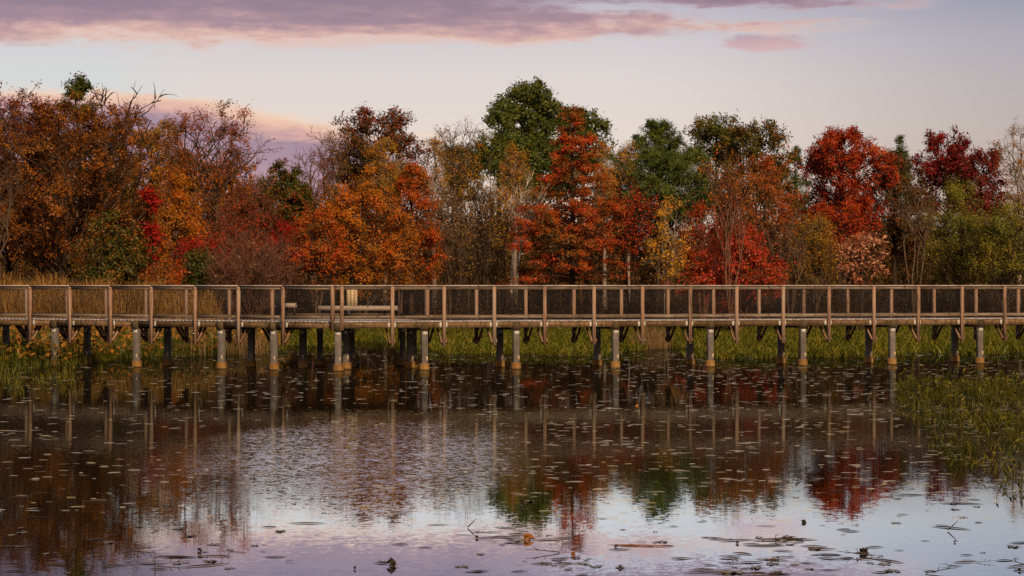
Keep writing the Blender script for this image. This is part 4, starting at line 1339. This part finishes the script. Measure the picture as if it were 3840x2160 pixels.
def near_clump():
    """Sparse emergent plants in the nearer water on the far side from the bank; also one by the near bank piles."""
    r = np.random.default_rng(47)
    n = 6800
    D = r.uniform(26.5, 59, n)
    yd = CAMZ * F / D / KD + 717
    lo = np.interp(yd, [930, 960, 1000, 1040, 1090, 1130, 1170, 1220, 1260], [2290, 2265, 2250, 2262, 2330, 2345, 2385, 2470, 2560])
    xd = r.uniform(2240, 2640, n)
    x = X_at(xd, D)
    v = patch_noise(x, D, 0.8, 3.0, 12)
    dens = np.interp(yd, [930, 1010, 1090, 1180, 1260], [1.0, 1.0, 0.85, 0.75, 0.5])
    keep = (xd > lo + v * 14) & (r.uniform(0, 1, n) < dens) & (v > -0.6 + 0.5 * r.normal(0, 0.5, n))
    x, D = x[keep], D[keep]
    n = len(x)
    g = Geo()
    h = r.uniform(0.08, 0.27, n) * np.interp(D, [26, 35, 50, 63], [0.6, 0.75, 1.0, 1.15])
    blades(g, x, D, np.full(n, -0.03), h, h * r.uniform(0.4, 1.7, n), r.uniform(0.008, 0.016, n), r, 0.7)
    k = n // 9
    j = r.integers(0, n, k)
    hh = r.uniform(0.15, 0.42, k) * np.interp(D[j], [26, 45, 63], [0.5, 1.0, 1.1])
    p = np.stack([x[j] + r.normal(0, 0.08, k), D[j], hh], -1)
    g.leaves(p, unit(r.normal(0, 1, (k, 3)) + [0, 0, 0.1]), unit(r.normal(0, 1, (k, 3)) + [0, -0.6, 0.4]), r.uniform(0.07, 0.17, k), r.uniform(0.03, 0.06, k), 0.15)
    b = p.copy()
    b[:, 2] = -0.02
    b[:, 0] += r.normal(0, 0.05, k)
    g.tubes(bez(b, (b + p) / 2, p, 3), np.full((k, 3), 0.004), 3)
    tag(link('water_willow', g.mesh('water_willow', SEDGE_MID)), 'clump of curling green water plants standing out in the nearer water', 'marsh plants', kind='stuff')
    n = 1500
    yd = r.uniform(870, 1000, n)
    D = CAMZ * F / KD / (yd - 717)
    xd = r.uniform(-60, 260, n)
    x = X_at(xd, D)
    v = patch_noise(x, D, 0.8, 2.0, 15)
    keep = (v + np.interp(xd, [0, 120, 260], [0.9, 0.3, -0.6]) + np.interp(yd, [870, 950, 1000], [0.5, 0.2, -0.8]) > 0)
    x, D = x[keep], D[keep]
    n = len(x)
    g = Geo()
    h = r.uniform(0.12, 0.38, n)
    blades(g, x, D, np.full(n, -0.03), h, h * r.uniform(0.3, 1.1, n), r.uniform(0.010, 0.02, n), r, 0.7)
    tag(link('sedge_clump', g.mesh('sedge_clump', SEDGE_DK)), 'drooping green sedge in the water before the bank end of the boardwalk', 'marsh plants', kind='stuff')


near_clump()


# ------------------------------------------------------------------ floating leaves
def float_mat(name, stops, rough=0.4):
    m, nt, out = new_mat(name)
    r = obj_random(nt)
    q = island(nt)
    n = noise(nt, coords(nt), 25, 3)
    col = (r * 0.4 + q * 0.35 + n * 0.25).ramp([(0.2 + 0.6 * i / (len(stops) - 1), s) for i, s in enumerate(stops)])
    principled(nt, out, col, rough, 0.5)
    return m


FL_DARK = float_mat('sodden dark leaf', [(0.02, 0.014, 0.008), (0.045, 0.028, 0.012), (0.08, 0.04, 0.014)])
FL_GREY = float_mat('bleached floating leaf', [(0.06, 0.05, 0.035), (0.15, 0.125, 0.09), (0.24, 0.21, 0.16)])
FL_FLECK = float_mat('floating leaf litter', [(0.20, 0.17, 0.10), (0.45, 0.40, 0.34), (0.62, 0.57, 0.52), (0.42, 0.34, 0.12), (0.72, 0.67, 0.62)], 0.35)
FL_RUST = float_mat('rust floating leaf', [(0.16, 0.06, 0.012), (0.26, 0.10, 0.018), (0.30, 0.08, 0.012)])


def lance_mesh(r, L, W, mat, curl=0.01):
    k = 7
    t = np.linspace(0, 1, k)
    w = W * np.sin(np.pi * np.clip(t * 0.94 + 0.03, 0, 1)) ** 0.8 / 2
    bend = r.normal(0, 0.06) * L * np.sin(np.pi * t)
    lift = curl * np.sin(np.pi * t) ** 0.8
    rows = [np.c_[(t - .5) * L, bend - w, 0 * t], np.c_[(t - .5) * L, bend, lift], np.c_[(t - .5) * L, bend + w, lift * 0.4]]
    V = np.concatenate(rows)
    i = np.arange(k - 1)
    Fq = np.concatenate([np.stack([i + a * k, i + 1 + a * k, i + 1 + (a + 1) * k, i + (a + 1) * k], -1) for a in (0, 1)])
    g = Geo()
    g.add(V, Fq)
    return g.mesh('leaf', mat, True)


def lobed_mesh(r, R, mat, curl=0.014):
    n = 22
    th = np.arange(n) * 2 * math.pi / n
    rad = R * (0.62 + 0.38 * np.abs(np.cos(th * 2.5))) * r.uniform(0.85, 1.1, n)
    rad[::2] *= 0.72
    V = np.concatenate([[[0, 0, 0.004]], np.c_[rad * np.cos(th), rad * np.sin(th), -0.002 + curl * r.uniform(0, 1, n) ** 2]])
    i = np.arange(n)
    g = Geo()
    g.add(V, np.stack([np.zeros(n, int), i + 1, (i + 1) % n + 1], -1))
    stem = np.array([[[0, -R * 0.3, 0.005], [0.01, -R * 1.0, 0.006], [0.0, -R * 1.5, 0.003]]])
    g.tubes(stem, np.full((1, 3), 0.0025), 4)
    return g.mesh('leaf', mat)


def stick_mesh(r, L, rad, mat, up=0.0, branch=True):
    g = Geo()
    k = 6
    t = np.linspace(0, 1, k)
    pl = np.stack([(t - .5) * L, r.normal(0, 0.02, k) * L, 0.004 + up * t + np.abs(r.normal(0, 0.004, k))], -1)[None]
    g.tubes(pl, (rad * (1.1 - 0.7 * t))[None], 5)
    if branch:
        for q in (2, 3):
            e = pl[0, q] + np.array([0.12 * L, r.choice([-1, 1]) * 0.14 * L, 0.10 * L])
            g.tubes(np.stack([pl[0, q], (pl[0, q] + e) / 2 + r.normal(0, 0.008, 3), e])[None], np.array([[rad * .7, rad * .55, rad * .3]]), 4)
    return g.mesh('stick', mat, True)


def curled_mesh(r, R, mat):
    """A dried leaf curled up out of the water."""
    n = 18
    th = np.arange(n) * 2 * math.pi / n
    g = Geo()
    for k in range(3):
        rad = R * r.uniform(0.6, 1.0) * (0.65 + 0.35 * np.abs(np.cos(th * 2.5 + k))) * r.uniform(0.75, 1.15, n)
        x = rad * np.cos(th) + r.normal(0, R * 0.2)
        y = rad * np.sin(th) * 0.7
        z = np.maximum(R * (0.15 + 0.5 * k / 2) + y * r.uniform(0.2, 1.1) + r.normal(0, R * 0.13, n), -0.004)
        V = np.concatenate([[[x.mean(), y.mean(), z.mean() + R * 0.12]], np.c_[x, y, z]])
        i = np.arange(n)
        g.add(V, np.stack([np.zeros(n, int), i + 1, (i + 1) % n + 1], -1))
    return g.mesh('leaf', mat)


def floats():
    r = np.random.default_rng(53)
    # pieces one can pick out in the photo: (kind, x, y on the 2576 px view, length on it, label)
    put_ = []
    def at(xd, yd):
        D = D_water(yd)
        return X_at(xd, D), D, D * KD / F
    singles = [
        ('curl', 1330, 1358, 34, 'round dark clump of curled leaf standing in the bright water', FL_RUST, 'leaf clump'),
        ('lance', 1612, 1373, 172, 'long narrow rust brown leaf blade lying flat on the bright water', FL_RUST, 'floating leaf'),
        ('stick', 1187, 1328, 22, 'upright forked black twig standing in the bright water', FL_DARK, 'twig'),
        ('curl', 1441, 1398, 18, 'small rusty curled leaf over a forked stem', FL_RUST, 'leaf clump'),
        ('curl', 985, 1424, 36, 'dark crumpled leaf at the very front of the pond', FL_DARK, 'leaf clump'),
        ('curl', 1602, 1022, 8, 'single bright orange leaf afloat on the dark water', leaf_mat('bright orange leaf', [(0.6, 0.2, 0.03), (0.65, 0.25, 0.04)]), 'floating leaf'),
        ('curl', 1320, 1180, 12, 'small dark tuft at the edge of the rippled water', FL_DARK, 'leaf clump'),
        ('lance', 2290, 1246, 80, 'thick dark blade drifting in front of the green water plants', FL_DARK, 'floating leaf'),
        ('lance', 2420, 1268, 110, 'long black seed pod blade below the green water plants', FL_DARK, 'floating leaf'),
        ('stick', 1960, 1358, 90, 'black stick with a swollen end among the dark leaves', FL_DARK, 'twig'),
        ('lance', 1925, 1373, 110, 'broad black curved blade beside the black stick', FL_DARK, 'floating leaf'),
        ('curl', 2020, 1315, 16, 'little black tuft like a bud in the bright water', FL_DARK, 'leaf clump'),
        ('curl', 2170, 1392, 30, 'black star of tangled leaf near the curled ring leaf', FL_DARK, 'leaf clump'),
        ('lobe', 1840, 1440, 90, 'large ragged grey leaf cut by the bottom of the picture', FL_GREY, 'floating leaf'),
        ('stick', 2397, 1336, 26, 'thin black stalk rising from the bright water under the plants', FL_DARK, 'twig'),
    ]
    used = []
    for kind, xd, yd, px, label, mat, cat in singles:
        x, D, mpp = at(xd, yd)
        L = px * mpp
        if kind == 'curl':
            me = curled_mesh(r, L * 0.5, mat)
            a = r.uniform(-0.5, 0.5)
        elif kind == 'lance':
            me = lance_mesh(r, L, min(L * 0.18, 0.07), mat, 0.012)
            a = r.uniform(-0.25, 0.25)
        elif kind == 'lobe':
            me = lobed_mesh(r, L * 0.5, mat, 0.02)
            a = r.uniform(0, 6)
        else:
            me = stick_mesh(r, L, 0.007, mat, up=L * (0.9 if px < 40 else 0.05))
            a = r.uniform(-0.2, 0.2)
        nm = {'curl': 'curled_leaf', 'lance': 'blade_leaf', 'lobe': 'lobed_leaf', 'stick': 'twig'}[kind]
        o = link(nm, me, Matrix.Translation((x, D, 0.003)) @ Matrix.Rotation(a, 4, 'Z'))
        tag(o, label, cat)
        used.append((xd, yd))
    protos = {
        'blade_leaf': [lance_mesh(r, L_, W_, FL_DARK, 0.011) for L_, W_ in ((0.24, 0.034), (0.36, 0.022), (0.18, 0.04), (0.26, 0.03), (0.44, 0.018), (0.2, 0.03))],
        'lobed_leaf': [lobed_mesh(r, 0.075, FL_GREY) for _ in range(5)],
        'twig': [stick_mesh(r, 0.30, 0.005, FL_DARK, up=0.03) for _ in range(4)],
        'curled_leaf': [curled_mesh(r, 0.028, FL_DARK) for _ in range(4)],
    }
    labels = {
        'blade_leaf': ('dark narrow leaf blade floating flat on the pond', 'floating leaf', 'narrow dark leaves afloat'),
        'lobed_leaf': ('greyish lobed leaf floating flat on the pond', 'floating leaf', 'lobed grey leaves afloat'),
        'twig': ('thin dark twig floating on the pond', 'twig', 'dark twigs afloat'),
        'curled_leaf': ('small dark curled leaf afloat with its edges raised', 'floating leaf', 'curled dark leaves afloat'),
    }
    drifts = [(1180, 1350, 60, 8), (1330, 1362, 60, 8), (1990, 1362, 90, 10), (1930, 1412, 90, 8), (985, 1432, 60, 8), (500, 1418, 60, 14), (610, 1392, 70, 14),
              (300, 1260, 90, 22), (650, 1300, 80, 12), (2150, 1400, 70, 12), (2380, 1290, 90, 18), (1650, 1380, 80, 10), (2180, 1240, 80, 8), (1420, 1420, 70, 10), (90, 1240, 90, 20), (2480, 1420, 70, 12), (1880, 1440, 80, 6)]
    cnt, tries = 0, 0
    while cnt < 275 and tries < 20000:
        tries += 1
        if r.uniform() < 0.5:
            cx_, cy_, sx_, sy_ = drifts[r.integers(0, len(drifts))]
            xd, yd = r.normal(cx_, sx_), r.normal(cy_, sy_)
            if not 1205 < yd < 1449: continue
        else:
            yd = 1200 + 249 * r.uniform(0, 1) ** 0.8
            xd = r.uniform(-10, 2590)
        # few in the open bright middle, more to both sides and at the front
        w = 0.35 + 0.65 * (yd > 1310)
        if 600 < xd < 1150: w *= 0.45
        if xd > 1750: w *= 1.25
        if r.uniform() > w: continue
        kind = r.choice(['blade_leaf', 'lobed_leaf', 'twig', 'curled_leaf'], p=[0.66, 0.24, 0.05, 0.05])
        x, D, mpp = at(xd, yd)
        sc = r.uniform(0.35, 1.15)
        o = link(kind, protos[kind][r.integers(0, len(protos[kind]))],
                 Matrix.Translation((x, D, 0.003)) @ Matrix.Rotation(r.normal(0, 0.35) + (math.pi if r.uniform() < .5 else 0), 4, 'Z') @ Matrix.Scale(sc, 4))
        lb = labels[kind]
        tag(o, lb[0], lb[1], lb[2])
        cnt += 1
    # the thousands of flecks farther out, drifted into loose lines
    n = 13000
    yd = 885 + 430 * r.uniform(0, 1, n) ** 1.25
    xd = r.uniform(-20, 2600, n)
    D = CAMZ * F / KD / (yd - 717)
    x = X_at(xd, D)
    v = patch_noise(x, D, 0.9, 1.4, 17) + 0.5 * patch_noise(x, D, 0.3, 0.7, 18)
    side = np.interp(xd, [0, 500, 900, 1250, 1500, 2600], [0.62, 0.6, 0.55, 0.6, 0.95, 1.0])
    far = np.interp(yd, [885, 930, 1000, 1100, 1200, 1315], [1.0, 1.0, 0.62, 0.40, 0.32, 0.18])
    riff = ((xd - 880) / 400) ** 2 + ((yd - 1110) / 95) ** 2 < 1
    keep = (r.uniform(0, 1, n) < side * far * np.clip(0.55 + v * 0.5, 0.05, 1)) & ~(riff & (r.uniform(0, 1, n) < 0.85))
    x, D, yd = x[keep], D[keep], yd[keep]
    n = len(x)
    L = r.uniform(0.05, 0.23, n) * np.interp(yd, [885, 1100, 1300], [1.1, 0.95, 0.75])
    W = L * r.uniform(0.04, 0.13, n)
    a = r.normal(0, 0.35, n)
    d = np.stack([np.cos(a), np.sin(a), r.normal(0, 0.01, n)], -1)
    s = np.stack([-np.sin(a), np.cos(a), np.zeros(n)], -1)
    p = np.stack([x, D, np.full(n, 0.004)], -1)
    lift = r.uniform(0.0005, 0.0045, n)
    k = 4
    V = []
    for t in np.linspace(0, 1, k):
        c = p + d * ((t - .5) * L)[:, None]
        w = (W * (0.15 + 0.85 * math.sin(math.pi * (0.06 + 0.88 * t))) / 2)[:, None]
        f = lift * (1.0 if 0 < t < 1 else 0.5)
        V += [c - s * w, c + s * w + np.stack([0 * f, 0 * f, f], -1)]
    V = np.stack(V, 1)
    base = (np.arange(n) * 2 * k)[:, None]
    Fq = np.concatenate([base + np.array([[2 * q, 2 * q + 2, 2 * q + 3, 2 * q + 1]]) for q in range(k - 1)])
    g = Geo()
    g.add(V.reshape(-1, 3), Fq)
    tag(link('leaf_litter', g.mesh('leaf_litter', FL_FLECK)), 'pale flecks of fallen leaf scattered over the dark water', 'fallen leaves', kind='stuff')


floats()
